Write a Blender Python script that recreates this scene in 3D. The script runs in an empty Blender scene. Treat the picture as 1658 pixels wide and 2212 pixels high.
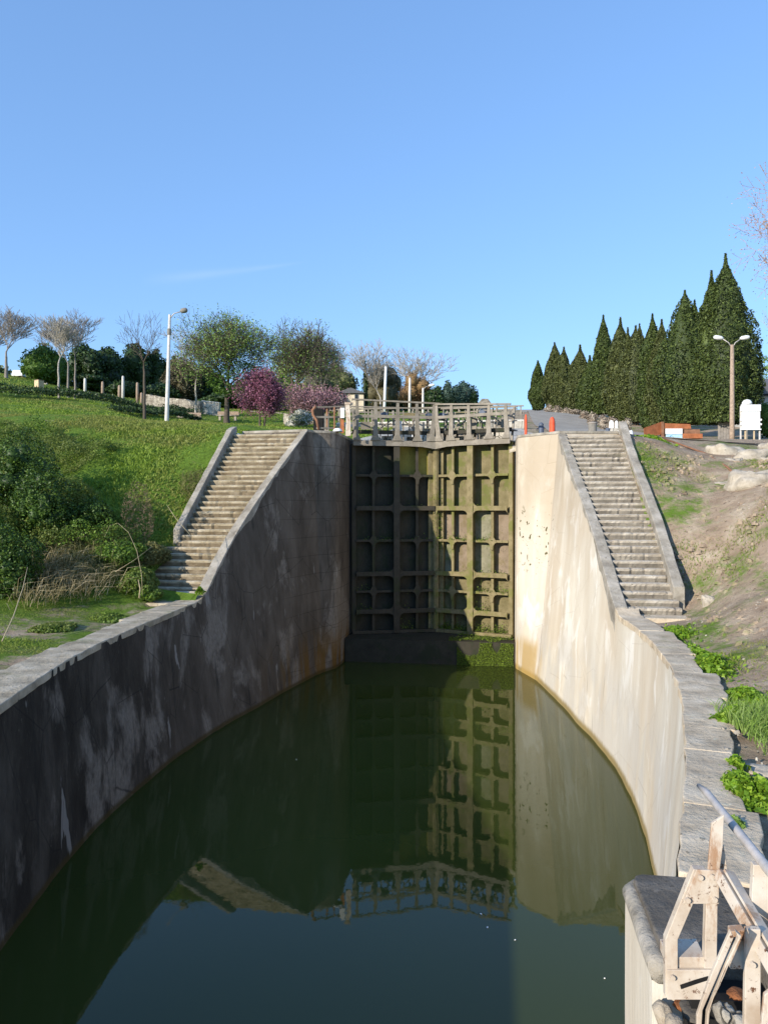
import bpy, math, random
import numpy as np
from mathutils import Vector, Matrix

# ------------------------------------------------------------------ camera, sky, sun
SC = bpy.context.scene
COL = SC.collection
CAM = Vector((2.2, 0.0, 5.6))
YAW = math.radians(8.39)
SN, CS = math.sin(YAW), math.cos(YAW)
FPX, CX, HY = 1600.0, 829.0, 1100.0          # focal length, centre and horizon of the measured photograph (1658 x 2212)
cd = bpy.data.cameras.new('camera')
cam = bpy.data.objects.new('camera', cd)
COL.objects.link(cam)
cam.location = CAM
cam.rotation_euler = (math.radians(90), 0, YAW)
cd.sensor_fit = 'VERTICAL'
cd.sensor_height = 36.0
cd.lens = 36.0 * FPX / 2212.0
cd.shift_y = -6.0 / 2212.0
cd.clip_start = 0.05
cd.clip_end = 3000
SC.camera = cam

TOSUN = Vector((-0.80, -1.0, 0.44)).normalized()
sun_el = math.asin(TOSUN.z)
sun_az = math.atan2(TOSUN.x, TOSUN.y)
W = bpy.data.worlds.new('World')
SC.world = W
W.use_nodes = True
nt = W.node_tree
nt.nodes.clear()
sky = nt.nodes.new('ShaderNodeTexSky')
sky.sky_type = 'NISHITA'
sky.sun_disc = False
sky.sun_elevation = sun_el
sky.sun_rotation = sun_az
sky.altitude = 100
sky.air_density = 1.3
sky.dust_density = 0.0
sky.ozone_density = 4.0
bg = nt.nodes.new('ShaderNodeBackground')
bg.inputs['Strength'].default_value = 0.15
wo = nt.nodes.new('ShaderNodeOutputWorld')
# one thin streak of cirrus low in the sky
tc = nt.nodes.new('ShaderNodeTexCoord')
def wmath(op, a, b=None, c=None):
    n = nt.nodes.new('ShaderNodeMath'); n.operation = op
    for i, v in enumerate((a, b, c)):
        if v is None: continue
        if isinstance(v, (int, float)): n.inputs[i].default_value = v
        else: nt.links.new(v, n.inputs[i])
    return n.outputs[0]
sep = nt.nodes.new('ShaderNodeSeparateXYZ'); nt.links.new(tc.outputs['Generated'], sep.inputs[0])
az = wmath('ARCTAN2', sep.outputs[0], sep.outputs[1])
el = wmath('ARCSINE', sep.outputs[2])
def azel(px, py):
    a, b = (px - CX) / FPX, (HY - py) / FPX
    d = Vector((-SN + a * CS, CS + a * SN, b)).normalized()
    return math.atan2(d.x, d.y), math.asin(d.z)
a0, e0 = azel(300, 606); a1, e1 = azel(665, 565)
u = wmath('DIVIDE', wmath('SUBTRACT', az, a0), a1 - a0)
line = wmath('ADD', e0, wmath('MULTIPLY', u, e1 - e0))
v = wmath('DIVIDE', wmath('SUBTRACT', el, line), wmath('ADD', 0.0012, wmath('MULTIPLY', wmath('SUBTRACT', 1.0, u), 0.006)))
gauss = wmath('EXPONENT', wmath('MULTIPLY', wmath('MULTIPLY', v, v), -1.0))
along = wmath('MULTIPLY', wmath('SMOOTH_MIN', u, 1.0, 0.1), wmath('SUBTRACT', 1.02, u))
along = wmath('MAXIMUM', wmath('MULTIPLY', along, 2.2), 0.0)
cn = nt.nodes.new('ShaderNodeTexNoise'); cn.inputs['Scale'].default_value = 14; nt.links.new(tc.outputs['Generated'], cn.inputs['Vector'])
amt = wmath('MULTIPLY', wmath('MULTIPLY', gauss, along), wmath('MULTIPLY', cn.outputs['Fac'], 0.26))
gam = nt.nodes.new('ShaderNodeMix'); gam.data_type = 'RGBA'; gam.blend_type = 'MULTIPLY'
gam.inputs['Factor'].default_value = 1.0
gam.inputs['B'].default_value = (0.93, 1.25, 1.75, 1)
gmm = nt.nodes.new('ShaderNodeGamma'); gmm.inputs['Gamma'].default_value = 0.6
nt.links.new(sky.outputs[0], gmm.inputs['Color'])
nt.links.new(gmm.outputs[0], gam.inputs['A'])
mx = nt.nodes.new('ShaderNodeMix'); mx.data_type = 'RGBA'
mx.clamp_factor = True
nt.links.new(amt, mx.inputs['Factor'])
nt.links.new(gam.outputs['Result'], mx.inputs['A'])
mx.inputs['B'].default_value = (4.0, 4.3, 4.6, 1)
nt.links.new(mx.outputs['Result'], bg.inputs['Color'])
nt.links.new(bg.outputs[0], wo.inputs['Surface'])

sl = bpy.data.lights.new('sun', 'SUN')
sl.energy = 3.6
sl.angle = math.radians(0.5)
sl.color = (1.0, 0.93, 0.82)
so = bpy.data.objects.new('sun', sl)
COL.objects.link(so)
so.rotation_euler = TOSUN.to_track_quat('Z', 'Y').to_euler()
so.location = (-30, -40, 40)
SC.view_settings.view_transform = 'Standard'
SC.view_settings.look = 'None'
SC.view_settings.exposure = 0.8
SC.view_settings.gamma = 1.0
SC.cycles.diffuse_bounces = 1

# ------------------------------------------------------------------ small helpers
R = random.Random(7)
NR = np.random.default_rng(11)

def ray(px, py):
    a, b = (px - CX) / FPX, (HY - py) / FPX
    return Vector((-SN + a * CS, CS + a * SN, b))
def at_depth(px, py, d): return CAM + ray(px, py) * d
def at_z(px, py, z):
    r = ray(px, py); return CAM + r * ((z - CAM.z) / r.z)
def at_y(px, py, y):
    r = ray(px, py); return CAM + r * (y / r.y)
def xy_at(px, d):
    p = at_depth(px, HY, d); return p.x, p.y
def z_at(py, d): return CAM.z + (HY - py) / FPX * d

def tag(o, label=None, cat=None, group=None, kind=None):
    if label: o['label'] = label
    if cat: o['category'] = cat
    if group: o['group'] = group
    if kind: o['kind'] = kind
    return o
def empty(name, loc=(0, 0, 0), rz=0.0, label=None, cat=None, group=None, kind=None):
    o = bpy.data.objects.new(name, None)
    o.empty_display_size = 0.2
    COL.objects.link(o)
    o.location = loc
    o.rotation_euler = (0, 0, rz)
    return tag(o, label, cat, group, kind)
def link_mesh(name, me, mat, parent=None, smooth=False):
    if isinstance(mat, (list, tuple)):
        for m in mat: me.materials.append(m)
    else: me.materials.append(mat)
    if smooth:
        me.polygons.foreach_set('use_smooth', np.ones(len(me.polygons), dtype=bool))
    o = bpy.data.objects.new(name, me)
    COL.objects.link(o)
    if parent is not None: o.parent = parent
    return o
def copy_tree(o, parent=None):
    c = o.copy(); COL.objects.link(c); c.parent = parent
    for ch in [k for k in bpy.data.objects if k.parent == o]: copy_tree(ch, c)
    return c

class MB:
    """collects shapes for ONE mesh; coordinates are local to the parent"""
    def __init__(s): s.v = []; s.f = []
    def add(s, vs, fs):
        n = len(s.v); s.v += [tuple(p) for p in vs]; s.f += [tuple(i + n for i in f) for f in fs]; return s
    def box(s, x0, x1, y0, y1, z0, z1, M=None):
        vs = [Vector((x, y, z)) for z in (z0, z1) for (x, y) in ((x0, y0), (x1, y0), (x1, y1), (x0, y1))]
        if M is not None: vs = [M @ q for q in vs]
        return s.add(vs, [(3, 2, 1, 0), (4, 5, 6, 7), (0, 1, 5, 4), (1, 2, 6, 5), (2, 3, 7, 6), (3, 0, 4, 7)])
    def bar(s, a, b, w, h, up=(0, 0, 1)):
        a, b = Vector(a), Vector(b); d = (b - a).normalized(); up = Vector(up)
        if abs(d.dot(up)) > 0.98: up = Vector((0, 1, 0))
        sd = d.cross(up).normalized() * (w / 2); u2 = sd.cross(d).normalized() * (h / 2)
        vs = [p + q for p in (a, b) for q in (-sd - u2, sd - u2, sd + u2, -sd + u2)]
        return s.add(vs, [(0, 1, 2, 3), (7, 6, 5, 4), (0, 4, 5, 1), (1, 5, 6, 2), (2, 6, 7, 3), (3, 7, 4, 0)])
    def tube(s, pts, r, n=10):
        pts = [Vector(p) for p in pts]; rr = r if isinstance(r, (list, tuple)) else [r] * len(pts)
        base = len(s.v); prev = None
        for i, p in enumerate(pts):
            d = (pts[min(i + 1, len(pts) - 1)] - pts[max(i - 1, 0)]).normalized()
            if prev is None:
                prev = d.orthogonal().normalized()
            prev = (prev - d * prev.dot(d)).normalized(); q = d.cross(prev)
            for k in range(n):
                t = 2 * math.pi * k / n
                s.v.append(tuple(p + (prev * math.cos(t) + q * math.sin(t)) * rr[i]))
        for i in range(len(pts) - 1):
            for k in range(n):
                a = base + i * n + k; b = base + i * n + (k + 1) % n
                s.f.append((a, b, b + n, a + n))
        s.f.append(tuple(base + k for k in range(n))[::-1])
        s.f.append(tuple(base + (len(pts) - 1) * n + k for k in range(n)))
        return s
    def lathe(s, prof, c=(0, 0, 0), n=20):
        base = len(s.v)
        for (r, z) in prof:
            for k in range(n):
                t = 2 * math.pi * k / n
                s.v.append((c[0] + r * math.cos(t), c[1] + r * math.sin(t), c[2] + z))
        for i in range(len(prof) - 1):
            for k in range(n):
                a = base + i * n + k; b = base + i * n + (k + 1) % n
                s.f.append((a, b, b + n, a + n))
        s.f.append(tuple(base + k for k in range(n))[::-1])
        s.f.append(tuple(base + (len(prof) - 1) * n + k for k in range(n)))
        return s
    def prism(s, poly, d0, d1, fn):
        """poly: 2-D outline; fn(p, depth) gives the 3-D point"""
        n = len(poly); vs = [fn(p, d0) for p in poly] + [fn(p, d1) for p in poly]
        fs = [tuple(range(n)), tuple(range(2 * n - 1, n - 1, -1))]
        fs += [(i, i + n, (i + 1) % n + n, (i + 1) % n) for i in range(n)]
        return s.add(vs, fs)
    def build(s, name, mat, parent=None, smooth=False, bevel=0.0, fix=True):
        me = bpy.data.meshes.new(name)
        me.from_pydata(s.v, [], s.f)
        if fix:
            import bmesh
            bm = bmesh.new(); bm.from_mesh(me)
            bmesh.ops.recalc_face_normals(bm, faces=bm.faces)
            bm.to_mesh(me); bm.free()
        o = link_mesh(name, me, mat, parent, smooth)
        if bevel > 0:
            m = o.modifiers.new('edges', 'BEVEL'); m.width = bevel; m.segments = 2; m.limit_method = 'ANGLE'; m.angle_limit = math.radians(40)
        return o

def np_mesh(name, verts, faces_flat, per, mat, parent=None, smooth=False):
    """verts (N,3); faces_flat: (F, per) index array"""
    me = bpy.data.meshes.new(name)
    verts = np.ascontiguousarray(verts, dtype=np.float32); faces = np.ascontiguousarray(faces_flat, dtype=np.int32)
    me.vertices.add(len(verts)); me.vertices.foreach_set('co', verts.ravel())
    F = len(faces)
    me.loops.add(F * per); me.loops.foreach_set('vertex_index', faces.ravel())
    me.polygons.add(F); me.polygons.foreach_set('loop_start', np.arange(0, F * per, per, dtype=np.int32))
    me.update(calc_edges=True); me.validate()
    return link_mesh(name, me, mat, parent, smooth)

def unit(a): return a / np.maximum(np.linalg.norm(a, axis=-1, keepdims=True), 1e-9)
def leaf_geo(P, size, aspect=0.6, outward=None, up=0.3, spread=1.0, rng=NR):
    """diamond leaves (4 verts each) round the points P; outward (N,3) biases their normals"""
    n = len(P); size = np.broadcast_to(np.asarray(size, float), (n,))[:, None] * rng.uniform(0.6, 1.35, (n, 1))
    nrm = rng.normal(size=(n, 3)) * spread
    if outward is not None: nrm = nrm + outward * 1.0
    nrm[:, 2] += up; nrm = unit(nrm)
    t = unit(np.cross(nrm, rng.normal(size=(n, 3)))); b = np.cross(nrm, t)
    bend = nrm * size * 0.18
    V = np.stack([P - t * size, P - b * size * aspect + bend, P + t * size, P + b * size * aspect + bend], 1).reshape(-1, 3)
    Fc = np.arange(n * 4).reshape(-1, 4)
    return V, Fc
def blade_geo(P, h, w, lean=0.35, wind=(0, 0), rng=NR, curve=0.4):
    """grass blades: a bent ribbon of a quad and a triangle turned into two quads"""
    n = len(P); h = np.broadcast_to(np.asarray(h, float), (n,))[:, None] * rng.uniform(0.55, 1.4, (n, 1)); w = np.broadcast_to(np.asarray(w, float), (n,))[:, None]
    a = rng.uniform(0, 2 * np.pi, n); side = np.stack([np.cos(a), np.sin(a), 0 * a], 1)
    L = rng.normal(size=(n, 2)) * lean + np.array(wind)
    d = np.concatenate([L, np.ones((n, 1))], 1); d = unit(d)
    d2 = np.concatenate([L * (1 + 2.5 * curve), np.ones((n, 1)) * (1 - curve)], 1); d2 = unit(d2)
    side = unit(side + rng.normal(size=(n, 3)) * np.array([0.25, 0.25, 0.7])); side = unit(side - d * (side * d).sum(1, keepdims=True))
    m = P + d * h * 0.55; tip = m + d2 * h * 0.5
    V = np.stack([P - side * w, P + side * w, m + side * w * 0.8, m - side * w * 0.8, tip - side * w * 0.12, tip + side * w * 0.12], 1).reshape(-1, 3)
    k = np.arange(n)[:, None] * 6
    Fc = np.concatenate([k + np.array([[0, 1, 2, 3]]), k + np.array([[3, 2, 5, 4]])], 0)
    return V, Fc
def join_geo(L):
    V = []; F = []; n = 0
    for v, f in L:
        V.append(v); F.append(f + n); n += len(v)
    return np.concatenate(V), np.concatenate(F)
def seg_geo(S, sides=5):
    """tapered prisms for branch segments: rows of p0(3) p1(3) r0 r1"""
    S = np.asarray(S, float); p0, p1, r0, r1 = S[:, 0:3], S[:, 3:6], S[:, 6:7], S[:, 7:8]
    d = unit(p1 - p0); ref = np.where(np.abs(d[:, 2:3]) > 0.9, np.array([[1.0, 0, 0]]), np.array([[0, 0, 1.0]]))
    a = unit(np.cross(d, ref)); b = np.cross(d, a); rows = []
    for p, r in ((p0, r0), (p1, r1)):
        for k in range(sides):
            t = 2 * math.pi * k / sides
            rows.append(p + (a * math.cos(t) + b * math.sin(t)) * r)
    V = np.stack(rows, 1).reshape(-1, 3); n = len(S); k = np.arange(n)[:, None] * (2 * sides)
    F = np.concatenate([k + np.array([[i, (i + 1) % sides, sides + (i + 1) % sides, sides + i]]) for i in range(sides)], 0)
    return V, F

# value noise for shaping geometry
_G = NR.uniform(-1, 1, (64, 64, 64))
def vnoise(P, s):
    Q = np.asarray(P, float) * s + 200.0; I = np.floor(Q).astype(int); f = Q - I; f = f * f * (3 - 2 * f)
    def g(a, b, c): return _G[(I[:, 0] + a) % 64, (I[:, 1] + b) % 64, (I[:, 2] + c) % 64]
    x, y, z = f[:, 0], f[:, 1], f[:, 2]; out = 0
    for a in (0, 1):
        for b in (0, 1):
            for c in (0, 1):
                out = out + g(a, b, c) * (x if a else 1 - x) * (y if b else 1 - y) * (z if c else 1 - z)
    return out

# ------------------------------------------------------------------ materials
class NM:
    def __init__(s, name, rough=0.85, spec=0.25):
        s.m = bpy.data.materials.new(name); s.m.use_nodes = True
        s.t = s.m.node_tree; s.n = s.t.nodes; s.l = s.t.links
        s.b = s.n['Principled BSDF']; s.b.inputs['Roughness'].default_value = rough
        s.b.inputs['Specular IOR Level'].default_value = spec
        g = s.n.new('ShaderNodeNewGeometry'); s.geo = g; s.pos = g.outputs['Position']
        c = s.n.new('ShaderNodeTexCoord'); s.obj = c.outputs['Object']
        s.xyz = s.n.new('ShaderNodeSeparateXYZ'); s.l.new(s.pos, s.xyz.inputs[0])
    def put(s, v, i):
        if isinstance(v, (int, float)): i.default_value = v
        elif isinstance(v, (tuple, list)): i.default_value = (v[0], v[1], v[2], 1) if len(i.default_value) == 4 else v
        else: s.l.new(v, i)
    def map(s, scale, src=None):
        n = s.n.new('ShaderNodeVectorMath'); n.operation = 'MULTIPLY'
        s.l.new(src if src is not None else s.pos, n.inputs[0]); n.inputs[1].default_value = scale; return n.outputs[0]
    def noise(s, scale, vec=None, detail=4, rough=0.55, dist=0.0):
        n = s.n.new('ShaderNodeTexNoise'); s.l.new(vec if vec is not None else s.pos, n.inputs['Vector'])
        n.inputs['Scale'].default_value = scale; n.inputs['Detail'].default_value = detail
        n.inputs['Roughness'].default_value = rough; n.inputs['Distortion'].default_value = dist; return n.outputs['Fac']
    def vor(s, scale, vec=None, feat='F1', out='Distance', rand=1.0):
        n = s.n.new('ShaderNodeTexVoronoi'); n.feature = feat; s.l.new(vec if vec is not None else s.pos, n.inputs['Vector'])
        n.inputs['Scale'].default_value = scale; n.inputs['Randomness'].default_value = rand; return n.outputs[out]
    def math(s, op, a, b=0.0, clamp=False):
        n = s.n.new('ShaderNodeMath'); n.operation = op; n.use_clamp = clamp; s.put(a, n.inputs[0]); s.put(b, n.inputs[1]); return n.outputs[0]
    def step(s, f, lo, hi):
        n = s.n.new('ShaderNodeMapRange'); n.interpolation_type = 'SMOOTHSTEP'; s.put(f, n.inputs[0])
        n.inputs[1].default_value = lo; n.inputs[2].default_value = hi; return n.outputs[0]
    def ramp(s, f, stops):
        n = s.n.new('ShaderNodeValToRGB'); s.l.new(f, n.inputs[0]); e = n.color_ramp.elements
        while len(e) < len(stops): e.new(0.5)
        for i, (p, c) in enumerate(stops): e[i].position = p; e[i].color = (c[0], c[1], c[2], 1)
        return n.outputs[0]
    def mix(s, f, a, b, mode='MIX'):
        n = s.n.new('ShaderNodeMix'); n.data_type = 'RGBA'; n.blend_type = mode
        s.put(f, n.inputs['Factor']); s.put(a, n.inputs['A']); s.put(b, n.inputs['B']); return n.outputs['Result']
    def col(s, c): s.put(c, s.b.inputs['Base Color']); return s
    def bump(s, h, strength=0.4, dist=0.02):
        n = s.n.new('ShaderNodeBump'); n.inputs['Strength'].default_value = strength; n.inputs['Distance'].default_value = dist
        s.l.new(h, n.inputs['Height']); s.l.new(n.outputs[0], s.b.inputs['Normal']); return s

def simple(name, c, rough=0.7, var=0.25, scale=6, bump=0.15, spec=0.25, metal=0.0, dist=0.01):
    k = NM(name, rough, spec); n = k.noise(scale, detail=6)
    lo = tuple(x * (1 - var) for x in c); hi = tuple(min(1, x * (1 + var)) for x in c)
    k.col(k.ramp(n, [(0.3, lo), (0.7, hi)])); k.bump(k.noise(scale * 5, detail=4), bump, dist)
    k.b.inputs['Metallic'].default_value = metal
    return k.m
def leafmat(name, stops, rough=0.55, trans=0.25, pos_scale=None, pos_cols=None):
    k = NM(name, rough, 0.3)
    r = k.geo.outputs['Random Per Island']
    c = k.ramp(r, stops)
    if pos_scale: c = k.mix(k.step(k.noise(pos_scale, detail=3), 0.42, 0.6), c, pos_cols, 'MIX')
    k.col(c)
    # thin leaves let some light through
    tr = k.n.new('ShaderNodeBsdfTranslucent'); k.l.new(c, tr.inputs['Color'])
    ms = k.n.new('ShaderNodeMixShader'); ms.inputs[0].default_value = trans
    k.l.new(k.b.outputs[0], ms.inputs[1]); k.l.new(tr.outputs[0], ms.inputs[2])
    k.l.new(ms.outputs[0], k.n['Material Output'].inputs['Surface'])
    return k.m
M = {}
# left wall: algae over grey render, the colour darkened further to deepen its shade, pale patches where the render is fresher, rust-ochre foot near the gate
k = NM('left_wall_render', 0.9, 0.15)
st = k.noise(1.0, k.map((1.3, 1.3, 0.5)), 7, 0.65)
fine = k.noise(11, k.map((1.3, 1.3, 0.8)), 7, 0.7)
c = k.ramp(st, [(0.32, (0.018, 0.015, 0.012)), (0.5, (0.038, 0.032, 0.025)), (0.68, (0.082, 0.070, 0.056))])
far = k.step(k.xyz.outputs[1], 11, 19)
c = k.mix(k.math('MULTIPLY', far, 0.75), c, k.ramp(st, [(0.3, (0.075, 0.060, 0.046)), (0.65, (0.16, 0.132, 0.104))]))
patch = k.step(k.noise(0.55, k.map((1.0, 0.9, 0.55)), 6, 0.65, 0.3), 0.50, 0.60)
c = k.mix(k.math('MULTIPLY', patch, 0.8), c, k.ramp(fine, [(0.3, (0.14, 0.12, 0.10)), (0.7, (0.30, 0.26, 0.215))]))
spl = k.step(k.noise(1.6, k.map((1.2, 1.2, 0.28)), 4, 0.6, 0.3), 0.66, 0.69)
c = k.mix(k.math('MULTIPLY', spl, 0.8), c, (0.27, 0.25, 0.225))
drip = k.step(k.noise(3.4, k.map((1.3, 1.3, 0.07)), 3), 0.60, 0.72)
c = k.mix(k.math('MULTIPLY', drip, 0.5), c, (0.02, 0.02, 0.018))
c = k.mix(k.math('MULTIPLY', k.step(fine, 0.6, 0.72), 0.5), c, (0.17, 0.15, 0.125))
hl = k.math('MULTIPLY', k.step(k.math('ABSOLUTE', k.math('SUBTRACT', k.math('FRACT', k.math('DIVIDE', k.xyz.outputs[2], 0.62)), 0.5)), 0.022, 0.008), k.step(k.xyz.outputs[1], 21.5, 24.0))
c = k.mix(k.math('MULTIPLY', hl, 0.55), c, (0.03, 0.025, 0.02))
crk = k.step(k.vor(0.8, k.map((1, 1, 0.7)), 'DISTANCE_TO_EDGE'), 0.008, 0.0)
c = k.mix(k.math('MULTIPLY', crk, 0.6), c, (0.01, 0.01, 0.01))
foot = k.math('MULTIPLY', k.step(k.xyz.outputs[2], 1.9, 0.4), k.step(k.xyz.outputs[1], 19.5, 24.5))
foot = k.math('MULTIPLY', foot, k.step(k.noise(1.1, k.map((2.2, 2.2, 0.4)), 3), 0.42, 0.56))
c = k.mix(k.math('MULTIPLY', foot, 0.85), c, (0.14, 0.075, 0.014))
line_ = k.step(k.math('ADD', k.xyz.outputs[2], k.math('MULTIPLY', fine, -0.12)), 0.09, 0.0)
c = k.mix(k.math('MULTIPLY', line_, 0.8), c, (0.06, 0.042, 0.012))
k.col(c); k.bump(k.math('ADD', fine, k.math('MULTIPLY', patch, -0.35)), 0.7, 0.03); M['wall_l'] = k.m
# sunlit wall: cream render with long vertical washes
k = NM('right_wall_render', 0.85, 0.2)
st = k.noise(0.8, k.map((1.7, 1.7, 0.20)), 5, 0.55)
fine = k.noise(8, k.map((1.8, 1.8, 0.25)), 6, 0.65)
c = k.ramp(st, [(0.3, (0.54, 0.46, 0.35)), (0.5, (0.61, 0.54, 0.43)), (0.68, (0.68, 0.62, 0.51))])
big = k.noise(0.45, None, 3)
c = k.mix(k.step(big, 0.45, 0.62), c, k.mix(0.4, c, (0.55, 0.44, 0.31)))
blot = k.step(k.noise(1.3, k.map((1.0, 1.0, 0.5)), 4, 0.6, 0.4), 0.55, 0.66)
c = k.mix(k.math('MULTIPLY', blot, 0.6), c, (0.80, 0.76, 0.68))
c = k.mix(k.math('MULTIPLY', k.step(k.noise(30, None, 4, 0.7), 0.58, 0.72), 0.35), c, (0.36, 0.30, 0.22))
gr2 = k.math('MULTIPLY', k.step(k.xyz.outputs[2], 3.6, 7.0), k.step(k.noise(0.8, k.map((1, 1, 0.4)), 5, 0.6), 0.30, 0.55))
c = k.mix(k.math('MULTIPLY', gr2, 0.75), c, (0.40, 0.32, 0.225))
grey = k.math('MULTIPLY', k.step(k.xyz.outputs[2], 2.6, 1.2), k.step(k.noise(0.9, k.map((1, 1, 0.5)), 3), 0.38, 0.55))
c = k.mix(k.math('MULTIPLY', grey, 0.6), c, (0.50, 0.47, 0.42))
drip = k.step(k.noise(4.6, k.map((1.5, 1.5, 0.05)), 2), 0.68, 0.74)
c = k.mix(k.math('MULTIPLY', k.math('MULTIPLY', drip, k.step(k.xyz.outputs[2], 2.2, 0.8)), 0.7), c, (0.16, 0.12, 0.07))
spot = k.math('MULTIPLY', k.step(k.noise(5.5, None, 3), 0.62, 0.66), k.math('MULTIPLY', k.step(k.xyz.outputs[1], 24.2, 25.0), k.math('MULTIPLY', k.step(k.xyz.outputs[2], 3.2, 3.8), k.step(k.xyz.outputs[2], 6.0, 5.2))))
c = k.mix(spot, c, (0.09, 0.08, 0.03))
cr = k.step(k.vor(0.9, k.map((1, 1, 0.8)), 'DISTANCE_TO_EDGE'), 0.006, 0.0)
c = k.mix(k.math('MULTIPLY', cr, 0.35), c, (0.25, 0.19, 0.12))
line_ = k.step(k.math('ADD', k.xyz.outputs[2], k.math('MULTIPLY', fine, -0.16)), 0.16, 0.0)
c = k.mix(k.math('MULTIPLY', line_, 0.9), c, (0.24, 0.17, 0.05))
och = k.math('MULTIPLY', k.step(k.xyz.outputs[1], 23.8, 25.2), k.step(k.xyz.outputs[2], 1.4, 0.9))
c = k.mix(k.math('MULTIPLY', och, k.math('MULTIPLY', k.step(st, 0.4, 0.5), 0.8)), c, (0.40, 0.26, 0.08))
k.col(c); k.bump(k.math('ADD', fine, k.math('MULTIPLY', blot, 0.3)), 0.45, 0.02); M['wall_r'] = k.m
# worn stone of copings, steps, quay
def stonemat(name, a, b, d, joints=None, moss=0.3, mossc=(0.10, 0.14, 0.03), st=(1, 1, 1)):
    k = NM(name, 0.9, 0.2); w_ = k.map(st)
    n1 = k.noise(2.2, w_, 6, 0.6); n2 = k.noise(14, w_, 6, 0.7)
    c = k.ramp(n1, [(0.3, a), (0.52, b), (0.72, d)])
    c = k.mix(k.step(n2, 0.58, 0.7), c, tuple(x * 0.5 for x in a))
    c = k.mix(k.math('MULTIPLY', k.step(k.noise(7, w_, 5, 0.7), 0.60, 0.72), 0.5), c, tuple(min(0.85, x * 1.3) for x in d))
    if moss: c = k.mix(k.math('MULTIPLY', k.step(k.noise(1.3, None, 5, 0.65), 0.58, 0.7), moss), c, mossc)
    hgt = k.math('ADD', n2, k.math('MULTIPLY', n1, 1.5))
    if joints:
        e = k.vor(joints, k.map((1.0, 1.0, 1.0)), 'DISTANCE_TO_EDGE', rand=0.9)
        j = k.step(e, 0.035, 0.0); c = k.mix(k.math('MULTIPLY', j, 0.8), c, (0.045, 0.04, 0.03)); hgt = k.math('SUBTRACT', hgt, k.math('MULTIPLY', j, 1.5))
    k.col(c); k.bump(hgt, 0.8, 0.03); return k.m
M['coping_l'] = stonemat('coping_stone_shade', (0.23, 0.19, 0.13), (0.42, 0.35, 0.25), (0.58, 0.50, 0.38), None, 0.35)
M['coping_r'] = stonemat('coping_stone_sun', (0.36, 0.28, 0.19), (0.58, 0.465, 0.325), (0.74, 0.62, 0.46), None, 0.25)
M['parapet'] = stonemat('parapet_stone', (0.20, 0.17, 0.13), (0.34, 0.30, 0.24), (0.48, 0.43, 0.36), None, 0.15)
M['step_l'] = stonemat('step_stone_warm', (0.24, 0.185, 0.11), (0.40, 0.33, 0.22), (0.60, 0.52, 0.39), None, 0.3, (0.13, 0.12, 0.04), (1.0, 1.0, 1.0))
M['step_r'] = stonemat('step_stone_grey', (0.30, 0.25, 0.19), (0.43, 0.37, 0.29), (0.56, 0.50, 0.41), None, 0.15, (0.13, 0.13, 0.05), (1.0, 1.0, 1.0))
M['darkstone'] = stonemat('dark_lichen_stone', (0.08, 0.068, 0.055), (0.13, 0.112, 0.09), (0.24, 0.21, 0.175), None, 0.1)
M['rock'] = stonemat('pale_rock', (0.24, 0.20, 0.145), (0.42, 0.36, 0.28), (0.56, 0.50, 0.40), None, 0.0)
M['rubble'] = stonemat('rubble_stone', (0.16, 0.13, 0.10), (0.34, 0.30, 0.24), (0.52, 0.47, 0.38), 3.5, 0.1)
M['block'] = stonemat('pier_render_tan', (0.30, 0.24, 0.17), (0.42, 0.35, 0.26), (0.54, 0.47, 0.37), None, 0.0)
M['pale_wall'] = stonemat('pale_ashlar', (0.34, 0.30, 0.24), (0.50, 0.45, 0.37), (0.64, 0.59, 0.50), 1.4, 0.0)
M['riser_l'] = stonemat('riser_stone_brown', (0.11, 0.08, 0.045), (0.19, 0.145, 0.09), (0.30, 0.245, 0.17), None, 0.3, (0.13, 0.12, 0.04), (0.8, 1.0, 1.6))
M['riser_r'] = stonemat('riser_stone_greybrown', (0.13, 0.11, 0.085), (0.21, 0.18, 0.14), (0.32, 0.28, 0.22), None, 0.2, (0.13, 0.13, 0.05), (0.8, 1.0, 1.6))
# gate steel: grime and algae, paint surviving on top
def steel(name, base, dirt, moss, zt=7.6):
    k = NM(name, 0.75, 0.3)
    n1 = k.noise(2.5, None, 6, 0.65); n2 = k.noise(12, k.map((1, 1, 0.5)), 5, 0.7)
    c = k.ramp(n1, [(0.3, dirt), (0.7, base)])
    c = k.mix(k.math('MULTIPLY', k.step(n2, 0.55, 0.68), 0.6), c, tuple(x * 0.55 for x in dirt))
    c = k.mix(k.math('MULTIPLY', k.step(k.noise(1.2, None, 4, 0.7), 0.5, 0.62), 0.7), c, moss)
    k.col(c); k.bump(n2, 0.4, 0.015); return k.m
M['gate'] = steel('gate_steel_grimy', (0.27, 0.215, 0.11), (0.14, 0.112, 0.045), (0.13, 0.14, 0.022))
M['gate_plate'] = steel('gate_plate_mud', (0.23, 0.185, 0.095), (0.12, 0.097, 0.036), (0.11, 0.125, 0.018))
M['gate_wet_shade'] = steel('gate_plate_wet_shade', (0.05, 0.043, 0.028), (0.026, 0.023, 0.015), (0.022, 0.028, 0.010))  # left leaf plates, colour blackened to deepen the cast shadow; also the wet sill
M['gate_shade'] = steel('gate_steel_algae_shade', (0.065, 0.054, 0.038), (0.034, 0.029, 0.019), (0.035, 0.04, 0.014))  # left leaf steel with algae, shade put into the colour
M['gate_plate_red'] = steel('gate_plate_red_mud', (0.28, 0.21, 0.145), (0.17, 0.125, 0.075), (0.16, 0.12, 0.05))
M['gate_plate_pale'] = steel('gate_plate_pale_lime', (0.28, 0.255, 0.17), (0.15, 0.135, 0.075), (0.11, 0.13, 0.03))
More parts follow.
